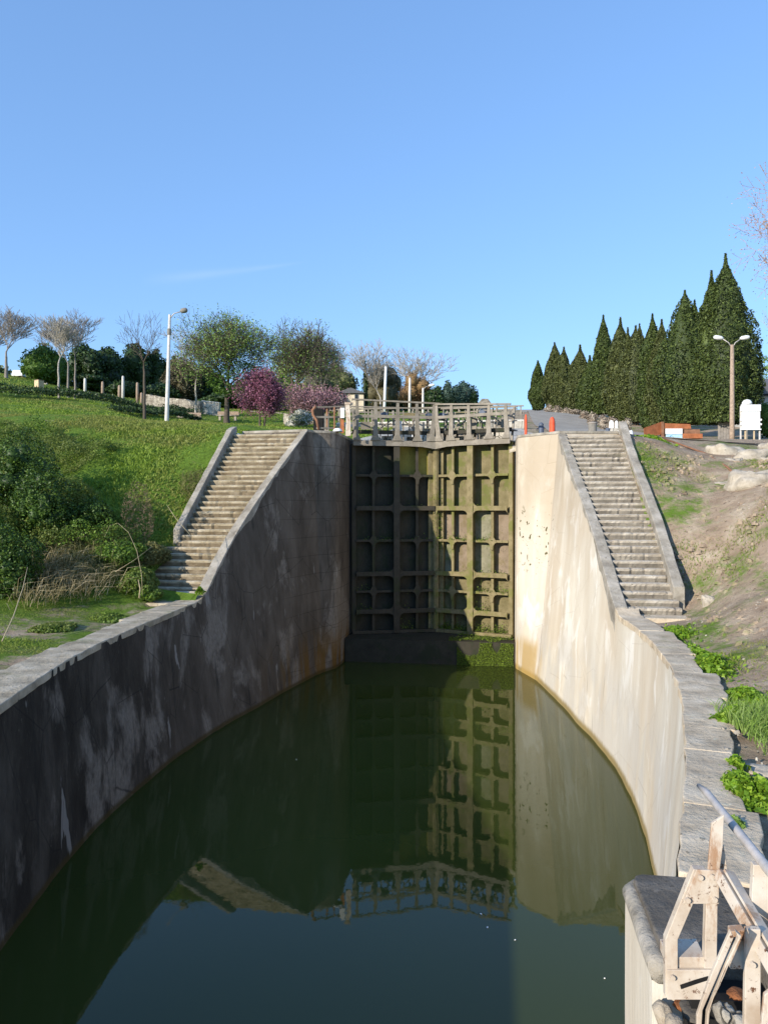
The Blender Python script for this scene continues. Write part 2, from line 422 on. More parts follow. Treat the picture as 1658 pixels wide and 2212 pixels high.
M['gate_plate_yellow'] = steel('gate_plate_ochre', (0.30, 0.26, 0.055), (0.22, 0.18, 0.035), (0.24, 0.21, 0.035))
M['gate_paint'] = steel('gate_paint_grey', (0.34, 0.295, 0.235), (0.16, 0.135, 0.10), (0.22, 0.19, 0.14))
# near leaf: sun-bleached beige paint with rust
k = NM('beige_paint_rusty', 0.5, 0.4)
n1 = k.noise(5, None, 6, 0.6); n2 = k.noise(26, k.map((1, 1, 0.5)), 5, 0.7)
c = k.ramp(n1, [(0.3, (0.40, 0.30, 0.21)), (0.5, (0.55, 0.46, 0.36)), (0.75, (0.66, 0.59, 0.50))])
c = k.mix(k.math('MULTIPLY', k.step(k.noise(6.0, k.map((1, 1, 0.35)), 6, 0.75), 0.50, 0.66), 0.85), c, (0.33, 0.17, 0.08))
c = k.mix(k.step(k.noise(16.0, None, 7, 0.8), 0.585, 0.63), c, (0.13, 0.06, 0.03))
k.col(c); k.bump(n2, 0.3, 0.004); M['beige'] = k.m
M['rust'] = simple('rusty_iron', (0.24, 0.09, 0.035), 0.9, 0.6, 22, 0.8, dist=0.02)
M['galv'] = simple('galvanised_tube', (0.50, 0.45, 0.41), 0.45, 0.2, 14, 0.1, 0.5, 0.15)
M['dark'] = simple('dark_cavity', (0.012, 0.011, 0.010), 0.9, 0.4, 9)
M['white'] = simple('white_paint', (0.80, 0.79, 0.76), 0.6, 0.06, 8, 0.05)
M['concpost'] = simple('concrete_post', (0.60, 0.56, 0.50), 0.85, 0.18, 7, 0.3)
M['woodpost'] = simple('weathered_wood', (0.34, 0.25, 0.18), 0.85, 0.3, 9, 0.4)
M['palewood'] = simple('pale_timber', (0.58, 0.44, 0.27), 0.8, 0.2, 9, 0.3)
M['orange'] = simple('orange_plastic', (0.72, 0.10, 0.04), 0.5, 0.15, 9, 0.1)
M['corten'] = simple('corten_steel', (0.36, 0.125, 0.05), 0.8, 0.3, 4, 0.3)
M['corten_d'] = simple('corten_steel_brown', (0.25, 0.125, 0.07), 0.8, 0.3, 4, 0.3)
M['bluegrey'] = simple('bluegrey_iron', (0.10, 0.12, 0.16), 0.6, 0.3, 12, 0.3)
M['bin'] = simple('grey_bin_metal', (0.22, 0.20, 0.17), 0.7, 0.2, 8, 0.2)
M['cream'] = simple('cream_plaster', (0.68, 0.58, 0.42), 0.9, 0.15, 3, 0.3)
M['greyplaster'] = simple('grey_plaster', (0.42, 0.41, 0.38), 0.9, 0.15, 3, 0.3)
M['rooftile'] = simple('grey_roof', (0.12, 0.12, 0.125), 0.7, 0.2, 5, 0.3)
M['glassdark'] = simple('dark_window_pane', (0.02, 0.025, 0.03), 0.15, 0.2, 3, 0.0, 0.5)
M['woodboard'] = simple('grey_boards', (0.30, 0.26, 0.22), 0.85, 0.25, 5, 0.4)
# asphalt
k = NM('asphalt', 0.9, 0.2)
c = k.ramp(k.noise(0.7, None, 5), [(0.3, (0.27, 0.235, 0.19)), (0.7, (0.38, 0.335, 0.27))])
k.col(k.mix(k.step(k.noise(40, None, 4), 0.55, 0.65), c, (0.42, 0.38, 0.31))); k.bump(k.noise(60), 0.3, 0.01); M['asphalt'] = k.m
# bark
def bark(name, c): return simple(name, c, 0.9, 0.35, 16, 0.7, dist=0.02)
M['bark_grey'] = bark('bark_grey', (0.26, 0.225, 0.19)); M['bark_dark'] = bark('bark_dark', (0.10, 0.08, 0.06)); M['bark_pink'] = bark('bark_pink', (0.42, 0.28, 0.21))
M['bark_pale'] = bark('bark_pale', (0.40, 0.36, 0.30)); M['straw_stem'] = simple('dead_stem', (0.45, 0.36, 0.22), 0.8, 0.2, 12)
# foliage
M['cypress'] = leafmat('cypress_foliage', [(0.0, (0.022, 0.034, 0.009)), (0.5, (0.055, 0.082, 0.018)), (1.0, (0.12, 0.155, 0.035))], 0.6, 0.1)
M['cypress_b'] = leafmat('cypress_foliage_brown', [(0.0, (0.03, 0.040, 0.011)), (0.5, (0.075, 0.09, 0.025)), (1.0, (0.14, 0.155, 0.045))], 0.6, 0.1)
M['ever'] = leafmat('dark_evergreen_leaves', [(0.0, (0.016, 0.030, 0.009)), (0.5, (0.032, 0.062, 0.016)), (1.0, (0.07, 0.12, 0.03))], 0.5, 0.12)
M['fresh'] = leafmat('fresh_green_leaves', [(0.0, (0.045, 0.09, 0.012)), (0.5, (0.085, 0.16, 0.022)), (1.0, (0.14, 0.23, 0.04))], 0.5, 0.3)
M['sage'] = leafmat('young_green_leaves', [(0.0, (0.10, 0.17, 0.03)), (0.5, (0.19, 0.29, 0.055)), (1.0, (0.32, 0.42, 0.12))], 0.5, 0.3)
M['brownish'] = leafmat('brown_olive_leaves', [(0.0, (0.06, 0.05, 0.028)), (0.5, (0.10, 0.085, 0.045)), (1.0, (0.16, 0.14, 0.07))], 0.7, 0.2)
M['olive'] = leafmat('olive_bud_leaves', [(0.0, (0.09, 0.10, 0.03)), (0.5, (0.15, 0.165, 0.05)), (1.0, (0.22, 0.23, 0.09))], 0.7, 0.2)
M['rustleaf'] = leafmat('rust_leaves', [(0.0, (0.16, 0.085, 0.035)), (0.5, (0.26, 0.15, 0.06)), (1.0, (0.34, 0.22, 0.10))], 0.7, 0.2)
M['pinkbud'] = leafmat('pink_tan_buds', [(0.0, (0.30, 0.19, 0.11)), (0.5, (0.46, 0.32, 0.19)), (1.0, (0.62, 0.46, 0.3))], 0.7, 0.2)
M['pine'] = leafmat('pine_needles', [(0.0, (0.02, 0.045, 0.035)), (0.5, (0.045, 0.085, 0.06)), (1.0, (0.09, 0.14, 0.10))], 0.6, 0.1)
M['judas'] = leafmat('magenta_blossom', [(0.0, (0.15, 0.05, 0.08)), (0.5, (0.28, 0.095, 0.15)), (1.0, (0.42, 0.19, 0.26))], 0.6, 0.25)
M['judas_b'] = leafmat('pale_pink_blossom', [(0.0, (0.22, 0.10, 0.11)), (0.5, (0.36, 0.18, 0.20)), (1.0, (0.50, 0.32, 0.33))], 0.6, 0.25)
M['whiteflower'] = leafmat('white_blossom', [(0.0, (0.10, 0.13, 0.06)), (0.45, (0.25, 0.27, 0.18)), (0.55, (0.62, 0.60, 0.52)), (1.0, (0.75, 0.72, 0.66))], 0.6, 0.25)
M['grass'] = leafmat('grass_blades', [(0.0, (0.13, 0.20, 0.018)), (0.5, (0.21, 0.31, 0.028)), (1.0, (0.30, 0.40, 0.06))], 0.6, 0.35, 0.25, (0.25, 0.27, 0.06))
M['grass_r'] = leafmat('tall_bluegreen_grass', [(0.0, (0.12, 0.20, 0.03)), (0.5, (0.22, 0.34, 0.06)), (1.0, (0.36, 0.46, 0.14))], 0.5, 0.35)
M['weed'] = leafmat('bright_weed_leaves', [(0.0, (0.08, 0.16, 0.012)), (0.5, (0.17, 0.31, 0.02)), (1.0, (0.30, 0.42, 0.04))], 0.5, 0.35)
M['bramble'] = leafmat('bramble_leaves', [(0.0, (0.05, 0.10, 0.014)), (0.5, (0.12, 0.21, 0.026)), (1.0, (0.24, 0.36, 0.05))], 0.55, 0.35, 0.6, (0.17, 0.21, 0.045))
M['bramble_dark'] = leafmat('dark_bramble_leaves', [(0.0, (0.02, 0.045, 0.008)), (0.5, (0.05, 0.10, 0.014)), (1.0, (0.13, 0.21, 0.03))], 0.5, 0.2)
M['scrub'] = leafmat('dry_green_scrub', [(0.0, (0.11, 0.105, 0.035)), (0.5, (0.19, 0.185, 0.06)), (1.0, (0.30, 0.28, 0.11))], 0.7, 0.3)
M['straw'] = leafmat('dry_straw_blades', [(0.0, (0.26, 0.21, 0.09)), (0.5, (0.46, 0.38, 0.20)), (1.0, (0.68, 0.57, 0.38))], 0.7, 0.45)
M['dead'] = leafmat('dead_brown_twigs', [(0.0, (0.10, 0.065, 0.04)), (1.0, (0.24, 0.17, 0.11))], 0.8, 0.1)
M['moss'] = leafmat('wet_moss', [(0.0, (0.04, 0.06, 0.008)), (0.5, (0.11, 0.16, 0.016)), (1.0, (0.22, 0.31, 0.03))], 0.7, 0.2)
# ground: soil and litter with grass cover growing in patches
k = NM('ground_cover', 0.95, 0.1)
n1 = k.noise(0.5, None, 6, 0.6); n2 = k.noise(7, None, 8, 0.75); n3 = k.noise(1.9, None, 5, 0.6)
soil = k.ramp(n3, [(0.3, (0.26, 0.185, 0.125)), (0.55, (0.39, 0.295, 0.205)), (0.75, (0.50, 0.41, 0.30))])
soil = k.mix(k.step(n2, 0.6, 0.66), soil, (0.58, 0.50, 0.39))
soil = k.mix(k.step(n2, 0.42, 0.36), soil, (0.16, 0.11, 0.07))
green = k.ramp(n2, [(0.3, (0.07, 0.11, 0.014)), (0.55, (0.12, 0.195, 0.025)), (0.8, (0.17, 0.23, 0.05))])
side = k.step(k.xyz.outputs[0], 4.0, -3.0)           # the left bank and park are grassed, the right bank is mostly bare
quay = k.step(k.xyz.outputs[2], 3.5, 3.25)
side = k.math('MULTIPLY', side, k.math('SUBTRACT', 1.0, k.math('MULTIPLY', quay, 0.80)))
thr = k.math('ADD', k.math('MULTIPLY', side, 0.55), k.math('ADD', k.math('MULTIPLY', k.noise(0.4, None, 6, 0.7), 0.75), k.math('MULTIPLY', n2, 0.25)))
c = k.mix(k.step(thr, 0.50, 0.62), soil, green)
k.col(c); k.bump(k.math('ADD', n2, n3), 0.9, 0.08); M['ground'] = k.m
# water
k = NM('canal_water', 0.02, 0.5)
k.b.inputs['IOR'].default_value = 1.33
k.col(k.ramp(k.noise(0.15, None, 2), [(0.3, (0.033, 0.044, 0.009)), (0.7, (0.043, 0.056, 0.012))]))
k.bump(k.noise(2.2, k.map((1, 0.6, 1)), 4, 0.55), 0.10, 0.012); M['water'] = k.m
# ------------------------------------------------------------------ terrain
CPW = [  # world x, y, z
 (-7, 6, 3.05), (-6.2, 9, 3.06), (-6.5, 12, 3.1), (-6.6, 15, 3.15), (-7.2, 16.8, 3.22), (-8.0, 10.5, 3.08), (-5.0, 2, 3.05), (-8, 2, 3.1), (-14, 3, 3.6), (-24, 6, 5), (-28, 16, 8.2),
 (-11.5, 10, 3.9), (-5, -10, 3.0), (-20, -8, 4), (5, -10, 3.2), (20, -8, 4),
 (-7.3, 20.2, 4.65), (-7.2, 22.3, 6.3), (-6.9, 24.9, 8.2), (-5, 26.5, 8.25), (-4, 30, 8.3), (5, 27, 8.05), (4, 31, 8.25), (0, 40, 9.4),
 (4.2, 5, 3.18), (5.2, 9, 3.2), (5.8, 12.5, 3.2), (5.9, 15, 3.2), (5.8, 16.6, 3.25), (6.7, 16.4, 3.22), (6.9, 17.2, 3.3), (6.4, 13.5, 3.2), (6.2, 10.5, 3.2), (5.6, 7.5, 3.2), (7.6, 16.0, 3.35), (7, 5, 3.2), (9, 2, 3.4), (16, 5, 5.2), (24, 14, 7.6), (6.7, 19.3, 4.68), (6.7, 21.6, 6.05), (6.7, 23.4, 7.1), (6.7, 25, 8.0),
 (0, 300, 45), (60, 300, 45), (-80, 300, 48), (-120, 120, 32), (80, 120, 22), (50, 30, 9), (-70, 30, 16), (-60, 70, 22), (60, 60, 13)]
CPD = [  # photo x, y, distance
 (0, 1370, 14.8), (200, 1330, 17.4), (0, 1200, 19.5), (0, 1050, 23.5), (200, 1200, 19.5), (200, 1050, 22.7), (200, 950, 26.5), (330, 1230, 19.8), (360, 1050, 23), (450, 950, 26), (0, 940, 26.5),
 (0, 905, 30), (200, 900, 31), (400, 920, 34), (560, 922, 40), (620, 922, 50), (250, 890, 45), (0, 880, 42), (0, 865, 48), (125, 868, 50), (300, 885, 56), (0, 838, 56), (125, 858, 60),
 (40, 823, 78), (85, 843, 66), (200, 857, 80), (300, 868, 82), (420, 893, 72), (620, 905, 70), (900, 905, 70), (312, 912, 46), (360, 922, 42), (407, 914, 60), (497, 915, 62),
 (1350, 938, 27.5), (1500, 952, 29), (1658, 966, 27), (1400, 944, 46), (1300, 930, 50), (1200, 892, 95), (1560, 950, 52), (1470, 945, 60), (1350, 925, 75), (1250, 903, 100), (1165, 888, 148), (1620, 948, 50), (1428, 956, 43), (1500, 958, 42), (1380, 944, 38), (1279, 937, 36), (1320, 938, 40), (1230, 934, 36), (1279, 938, 31), (1590, 962, 42), (1650, 966, 42), (1500, 958, 34), (1600, 964, 33), (1450, 955, 30),  (1050, 890, 120), (950, 890, 120), (600, 895, 120), (200, 850, 130), (0, 830, 130),
 (1480, 1312, 17.4), (1500, 1150, 19.1), (1500, 1050, 21.6), (1500, 980, 25), (1560, 1250, 16.5), (1600, 1400, 11.7), (1600, 1250, 15.4), (1600, 1120, 18.2), (1600, 1050, 20.4), (1600, 1000, 22.6),
 (1658, 1550, 8), (1658, 1400, 11.4), (1658, 1250, 14.4), (1658, 1120, 17.2), (1658, 1050, 19), (1658, 1000, 21.8)]
pts = [Vector(p) for p in CPW] + [at_depth(*p) for p in CPD]
TP = np.array([[p.x, p.y] for p in pts]); TZ = np.array([p.z for p in pts])
def _U(r2): return 0.5 * r2 * np.log(r2 + 1e-9)
_n = len(TP); _K = _U(((TP[:, None] - TP[None]) ** 2).sum(-1)) + np.eye(_n) * 1.0
_P = np.concatenate([np.ones((_n, 1)), TP], 1)
_A = np.block([[_K, _P], [_P.T, np.zeros((3, 3))]])
_W = np.linalg.solve(_A, np.concatenate([TZ, np.zeros(3)]))
def heights(X, Y):
    X = np.asarray(X, float).ravel(); Y = np.asarray(Y, float).ravel(); out = np.zeros(len(X))
    for i in range(0, len(X), 20000):
        x, y = X[i:i + 20000], Y[i:i + 20000]
        r2 = (x[:, None] - TP[None, :, 0]) ** 2 + (y[:, None] - TP[None, :, 1]) ** 2
        out[i:i + 20000] = _U(r2) @ _W[:_n] + _W[_n] + _W[_n + 1] * x + _W[_n + 2] * y
    return out
def gz(x, y): return float(heights([x], [y])[0])

# plan of the lock chamber (top edge of the walls) on both sides
TOP_R = [(3.40, 5.1, 3.20), (3.84, 6.7, 3.2), (4.2, 8.1, 3.2), (4.73, 10.6, 3.2), (5.0, 12.9, 3.2), (5.06, 15.0, 3.21), (4.93, 17.1, 3.24), (4.87, 17.55, 3.51), (4.82, 19.6, 4.74), (4.58, 22.2, 6.3), (4.33, 25.15, 8.08)]
BOT_R = [(3.1, 5.1), (3.6, 7.0), (3.95, 8.5), (4.52, 10.8), (4.78, 13.0), (4.88, 15.4), (4.78, 17.2), (4.73, 17.6), (4.40, 19.7), (4.03, 22.3), (3.62, 24.6)]
TOP_L = [(-3.2, 5.1, 3.05), (-3.6, 6.9, 3.05), (-4.0, 8.5, 3.07), (-4.55, 10.5, 3.1), (-4.84, 11.8, 3.12), (-5.15, 15.0, 3.16), (-5.17, 17.9, 3.25), (-5.16, 18.2, 3.32), (-5.12, 20.0, 4.69), (-4.68, 22.25, 6.42), (-4.08, 24.66, 8.27)]
BOT_L = [(-3.1, 5.1), (-3.6, 7.0), (-3.95, 8.5), (-4.5, 10.8), (-4.7, 12.2), (-4.88, 15.4), (-4.74, 17.9), (-4.70, 18.2), (-4.4, 20.0), (-4.08, 22.2), (-3.72, 24.3)]
def curve(T, B, n=100):
    """both plan curves resampled at even steps along the chamber and gently rounded"""
    T = np.array(T, float); B = np.array(B, float); ys = np.linspace(T[0, 1], T[-1, 1], n)
    X = np.interp(ys, T[:, 1], T[:, 0]); Z = np.interp(ys, T[:, 1], T[:, 2]); bx = np.interp(ys, T[:, 1], B[:, 0]); by = np.interp(ys, T[:, 1], B[:, 1])
    def sm(a, k):
        a = a.copy()
        for _ in range(k): a[1:-1] = (a[:-2] + 2 * a[1:-1] + a[2:]) / 4
        return a
    return np.stack([sm(X, 40), ys, sm(Z, 3)], 1), np.stack([sm(bx, 40), sm(by, 10)], 1)
CT, CB = {}, {}
CT[1], CB[1] = curve(TOP_R, BOT_R); CT[-1], CB[-1] = curve(TOP_L, BOT_L)

# ground sheet: fine near, coarse far; cells under the chamber, stairs and piers are left open
def axis(lo, a, b, hi, fine):
    mid = list(np.arange(a, b + 1e-6, fine)); L = []; p = a; s = fine
    while p > lo: s *= 1.18; p -= s; L.append(p)
    Rr = []; p = b; s = fine
    while p < hi: s *= 1.12; p += s; Rr.append(p)
    return np.array(L[::-1] + mid + Rr)
GX = axis(-260, -24, 22, 260, 0.25); GY = axis(-40, 0, 34, 420, 0.25)
XX, YY = np.meshgrid(GX, GY)
ZZ = heights(XX, YY).reshape(XX.shape)
PQ = np.stack([XX.ravel(), YY.ravel(), 0 * XX.ravel()], 1)
rough = (vnoise(PQ, 0.55) * 0.10 + vnoise(PQ, 1.7) * 0.05).reshape(XX.shape)
bank = np.clip((ZZ - 3.4) / 1.0, 0, 1)
ZZ = ZZ + rough * (0.25 + 0.75 * bank * np.clip((40 - YY) / 15, 0.3, 1))
xr = np.interp(YY, CT[1][:, 1], CT[1][:, 0]); zr = 3.16
nearr = (YY < 17.3) & (XX < xr + 0.95) & (XX > 0) & (YY > 3); ZZ = np.where(nearr, np.minimum(ZZ, zr), ZZ)
xl = np.interp(YY, CT[-1][:, 1], CT[-1][:, 0]); zl = np.interp(YY, CT[-1][:, 1], CT[-1][:, 2]) - 0.05
nearl = (YY < 18.0) & (XX > xl - 1.1) & (XX < 0) & (YY > 3); ZZ = np.where(nearl, np.minimum(ZZ, zl), ZZ)
def poly_in(X, Y, poly):
    inside = np.zeros(X.shape, bool); n = len(poly)
    for i in range(n):
        x0, y0 = poly[i]; x1, y1 = poly[(i + 1) % n]
        if y0 == y1: continue
        cr = ((y0 > Y) != (y1 > Y)) & (X < (x1 - x0) * (Y - y0) / (y1 - y0) + x0); inside ^= cr
    return inside
OUT = [(x + 0.2, y) for x, y, z in CT[1] if y < 17.2]
hole = [(3.7, -38)] + [(3.7, 5.0)] + OUT + [(6.35, 17.3), (6.35, 25.6), (6.1, 26.0), (6.1, 30.2), (3.4, 30.2), (3.4, 50.6), (-3.4, 50.6), (-3.4, 30.2), (-6.1, 30.2), (-6.1, 25.6), (-6.75, 25.2), (-6.75, 18.1), (-5.5, 18.1)]
hole += [(x - 0.2, y) for x, y, z in CT[-1] if y < 18.0][::-1] + [(-3.4, -38)]
CXc = (XX[:-1, :-1] + XX[1:, 1:]) / 2; CYc = (YY[:-1, :-1] + YY[1:, 1:]) / 2
keep = ~poly_in(CXc, CYc, hole)
nx = len(GX); I, J = np.nonzero(keep); b0 = I * nx + J
F = np.stack([b0, b0 + 1, b0 + nx + 1, b0 + nx], 1)
g = np_mesh('ground', np.stack([XX.ravel(), YY.ravel(), ZZ.ravel()], 1), F, 4, M['ground'], None, True)
tag(g, kind='structure')

# water of the chamber
w = MB(); w.add([(-6.2, -38, 0), (6.2, -38, 0), (6.2, 27.2, 0), (-6.2, 27.2, 0)], [(0, 1, 2, 3)])
wo_ = w.build('water', M['water'], fix=False); tag(wo_, kind='structure')
w = MB(); w.add([(-3.35, 30.0, 3.0), (3.35, 30.0, 3.0), (3.35, 50, 3.0), (-3.35, 50, 3.0)], [(0, 1, 2, 3)])
tag(w.build('water', M['water'], fix=False), kind='structure')

# asphalt: the road that climbs beside the flight, and its branch in front of the shelter
def drape(rows, name, mat, lift=0.03, nw=14):
    V = []; 
    for (x0, y0), (x1, y1) in rows:
        t = np.linspace(0, 1, nw); X = x0 + (x1 - x0) * t; Y = y0 + (y1 - y0) * t
        V.append(np.stack([X, Y, heights(X, Y) + lift], 1))
    V = np.concatenate(V); n = len(rows)
    F = np.array([[i * nw + j, i * nw + j + 1, (i + 1) * nw + j + 1, (i + 1) * nw + j] for i in range(n - 1) for j in range(nw - 1)])
    return tag(np_mesh(name, V, F, 4, mat, None, True), kind='structure')
rows = []
for y in np.concatenate([np.arange(30.5, 60, 1.0), np.arange(60, 240, 4.0)]):
    rows.append(((5.2 + 0.02 * (y - 30), y), (11.8 + 0.012 * (y - 30) + 3.0 * math.exp(-(y - 30.5) / 1.5), y)))
drape(rows, 'road', M['asphalt'], 0.075)
rows = []
for x in np.arange(10.5, 40, 0.8):
    rows.append(((x, 29.3 - 0.06 * (x - 10) + 1.2 * math.exp(-(x - 10.5) / 1.2)), (x, 38.0)))
drape(rows, 'road', M['asphalt'], 0.05)

# ------------------------------------------------------------------ lock walls
def wall_face(s):
    T, B = CT[s], CB[s]; n = len(T); m = 26; V = []
    nxt = np.array([T[min(i + 1, n - 1)][:2] - T[max(i - 1, 0)][:2] for i in range(n)]); nxt = nxt / np.linalg.norm(nxt, axis=1)[:, None]
    nor = np.stack([-nxt[:, 1] * s, nxt[:, 0] * s], 1)  # towards the water
    for j in range(m + 1):
        f = j / m; z = -1.2 + (T[:, 2] + 1.2) * f
        g_ = np.clip((z + 0.0) / T[:, 2], -0.1, 1)[:, None]
        P = B * (1 - g_) + T[:, :2] * g_
        V.append(np.concatenate([P, z[:, None]], 1))
    V = np.stack(V); sh = V.shape; Q = V.reshape(-1, 3)
    d = vnoise(Q, 0.9) * 0.025 + vnoise(Q, 3.2) * 0.01
    Q = Q.copy(); Q[:, :2] += np.tile(nor, (m + 1, 1)) * d[:, None]
    idx = np.arange(len(Q)).reshape(m + 1, n)
    F = np.stack([idx[:-1, :-1], idx[:-1, 1:], idx[1:, 1:], idx[1:, :-1]], -1).reshape(-1, 4)
    if s > 0: F = F[:, ::-1]
    return Q, F, nor, T
def strip(T, nor, s, w0, w1, i0, i1, up, drop, jit=0.0, over=0.0):
    """a coping that follows the wall head: cross-section box swept from i0 to i1, width w0 to w1"""
    b = MB(); P = []; n = i1 - i0 + 1
    for i in range(i0, i1 + 1):
        t = (i - i0) / max(1, n - 1); w_ = w0 + (w1 - w0) * t; o_ = -nor[i]; z = T[i][2]
        e = over + R.uniform(-jit, jit); e2 = R.uniform(-jit, jit) * 2
        x0, y0 = T[i][0] - o_[0] * e, T[i][1] - o_[1] * e
        x1, y1 = T[i][0] + o_[0] * (w_ + e2), T[i][1] + o_[1] * (w_ + e2)
        dz = R.uniform(-jit, jit) * 0.4
        P.append([(x0, y0, z - drop), (x1, y1, z - drop * 1.5), (x1, y1, z + up + dz * 0.5), (x0, y0, z + up + dz)])
    vs = [p for q in P for p in q]; fs = [(0, 1, 2, 3)]
    for i in range(n - 1):
        a = i * 4
        for k in range(4): fs.append((a + k, a + (k + 1) % 4, a + 4 + (k + 1) % 4, a + 4 + k))
    a = (n - 1) * 4; fs.append((a + 3, a + 2, a + 1, a))
    return b.add(vs, fs)

NS = {1: 30, -1: 30}
def lock_side(s):
    lab = ('sunlit cream rendered lock wall curving round the chamber on the cypress side',
           'shaded dark stained lock wall curving round the chamber on the grassy bank side')[0 if s > 0 else 1]
    root = empty('lock_wall', (s * 4.9, 15, 0), 0, lab, 'lock wall')
    off = root.location
    def loc(V): return np.asarray(V) - np.array([off.x, off.y, off.z])
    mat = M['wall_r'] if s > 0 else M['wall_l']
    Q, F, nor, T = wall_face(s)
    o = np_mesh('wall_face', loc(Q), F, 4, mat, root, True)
    ks = next(i for i in range(len(T)) if T[i][1] > (17.2 if s > 0 else 18.15))   # foot of the inclined parapet
    cm = M['coping_r'] if s > 0 else M['coping_l']
    b = MB(); i = 0                                   # coping stones of uneven length with open joints
    while i < ks:
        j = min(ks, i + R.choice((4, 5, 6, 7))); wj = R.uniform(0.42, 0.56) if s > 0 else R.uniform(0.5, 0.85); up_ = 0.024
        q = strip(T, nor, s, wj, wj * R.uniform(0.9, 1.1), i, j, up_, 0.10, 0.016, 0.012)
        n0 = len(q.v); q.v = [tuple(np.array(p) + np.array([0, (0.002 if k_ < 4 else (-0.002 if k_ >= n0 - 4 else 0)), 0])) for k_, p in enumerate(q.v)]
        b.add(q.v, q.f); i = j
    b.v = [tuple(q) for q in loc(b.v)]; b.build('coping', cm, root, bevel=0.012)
    b = strip(T, nor, s, 0.27, 0.24, ks, len(T) - 1, 0.035, 0.9, 0.004, 0.012)
    b.v = [tuple(q) for q in loc(b.v)]; b.build('parapet', M['parapet'], root, bevel=0.015)
    # pier that carries the upper gate
    zt = 8.10 if s > 0 else 8.24
    if s > 0:
        top = [(4.36, 25.16), (3.7, 25.75), (3.16, 26.28), (3.06, 26.42), (3.03, 26.6), (3.02, 27.6), (3.02, 30.4), (6.3, 30.4), (6.3, 25.5), (4.62, 25.2)]
        bot = [(3.60, 24.62), (3.3, 25.5), (3.06, 26.2), (2.99, 26.42), (2.97, 26.6), (2.97, 27.6), (2.97, 30.4), (6.3, 30.4), (6.3, 25.5), (4.6, 25.0)]
    else:
        top = [(-4.08, 24.66), (-3.98, 25.02), (-3.44, 25.34), (-3.30, 25.48), (-3.25, 25.72), (-3.24, 26.4), (-3.24, 30.4), (-6.5, 30.4), (-6.5, 25.0), (-4.36, 24.7)]
        bot = [(-3.72, 24.30), (-3.55, 24.9), (-3.38, 25.3), (-3.29, 25.55), (-3.25, 25.8), (-3.23, 26.4), (-3.23, 30.4), (-6.5, 30.4), (-6.5, 25.0), (-4.2, 24.5)]
    n = len(top); m = 20; V = []
    for j in range(m + 1):
        z = -1.2 + (zt + 1.2) * j / m; f = max(0, z / zt)
        for (a, bb) in zip(bot, top): V.append((a[0] * (1 - f) + bb[0] * f, a[1] * (1 - f) + bb[1] * f, z))
    fs = [(j * n + i, j * n + (i + 1) % n, (j + 1) * n + (i + 1) % n, (j + 1) * n + i) for j in range(m) for i in range(n)]
    fs.append(tuple(m * n + i for i in range(n)))
    MB().add(loc(V), fs).build('pier', mat, root)
    # capping slab of the pier, worn edges
    cap = [(x + (0.02 if s > 0 else -0.02) * 0, y) for x, y in top]
    c = np.array(cap); ctr = c.mean(0); c = ctr + (c - ctr) * 1.006
    MB().prism([tuple(p) for p in c], zt + 0.004, zt + 0.10, lambda p, d: (p[0] - off.x, p[1] - off.y, d)).build('pier_cap', M['parapet'], root, bevel=0.02)
    return root
LW = {s: lock_side(s) for s in (1, -1)}

# block that ends the wall beside the near gate, with its recess
def end_block():
    root = empty('lock_pier', (3.3, 4.6, 0), 0, 'dark topped stone pier at the corner of the near gate recess', 'pier')
    P = [(3.05, 4.17), (3.62, 4.17), (3.62, 3.2), (4.3, 3.2), (4.3, 5.12), (3.15, 5.12), (3.075, 5.085), (3.045, 5.0)]
    V = []; n = len(P); m = 12
    for j in range(m + 1):
        z = -1.2 + (3.06 + 1.2) * j / m
        for x, y in P: V.append((x - 3.3, y - 4.6, z))
    V = np.array(V); V[:, :2] += (vnoise(V, 2.0) * 0.012)[:, None]
    fs = [(j * n + i, j * n + (i + 1) % n, (j + 1) * n + (i + 1) % n, (j + 1) * n + i) for j in range(m) for i in range(n)]
    MB().add(V, fs).build('pier_shaft', M['wall_r'], root)
    ci = [(3.115, 4.20), (3.60, 4.17), (3.62, 3.2), (4.3, 3.2), (4.3, 5.085), (3.17, 5.085), (3.12, 5.06), (3.10, 5.0)]
    MB().prism(ci, 3.0, 3.195, lambda p, d: (p[0] - 3.3, p[1] - 4.6, d)).build('pier_top', M['darkstone'], root, bevel=0.012)
    # pale bull-nosed arris along the water side
    e = MB()
    e.tube([(-0.208, y, 3.100 + 0.006 * math.sin(y * 9)) for y in (-0.44, -0.3, -0.1, 0.1, 0.3, 0.42)] + [(-0.17, 0.465, 3.10), (-0.10, 0.478, 3.10), (0.1, 0.478, 3.10)], 0.06, 12)
    e.build('arris', M['parapet'], root, smooth=True)
    return root
end_block()
# walls downstream of the chamber, behind the camera: they shade the water as in the photograph
for s in (1, -1):
    b = MB()
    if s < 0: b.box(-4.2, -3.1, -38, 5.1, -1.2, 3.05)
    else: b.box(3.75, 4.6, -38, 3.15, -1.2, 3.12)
    tag(b.build('lock_wall', M['wall_l'] if s < 0 else M['wall_r']), 'straight approach wall of the near gate, ' + ('opposite the walkway' if s < 0 else 'beneath the walkway'), 'lock wall')

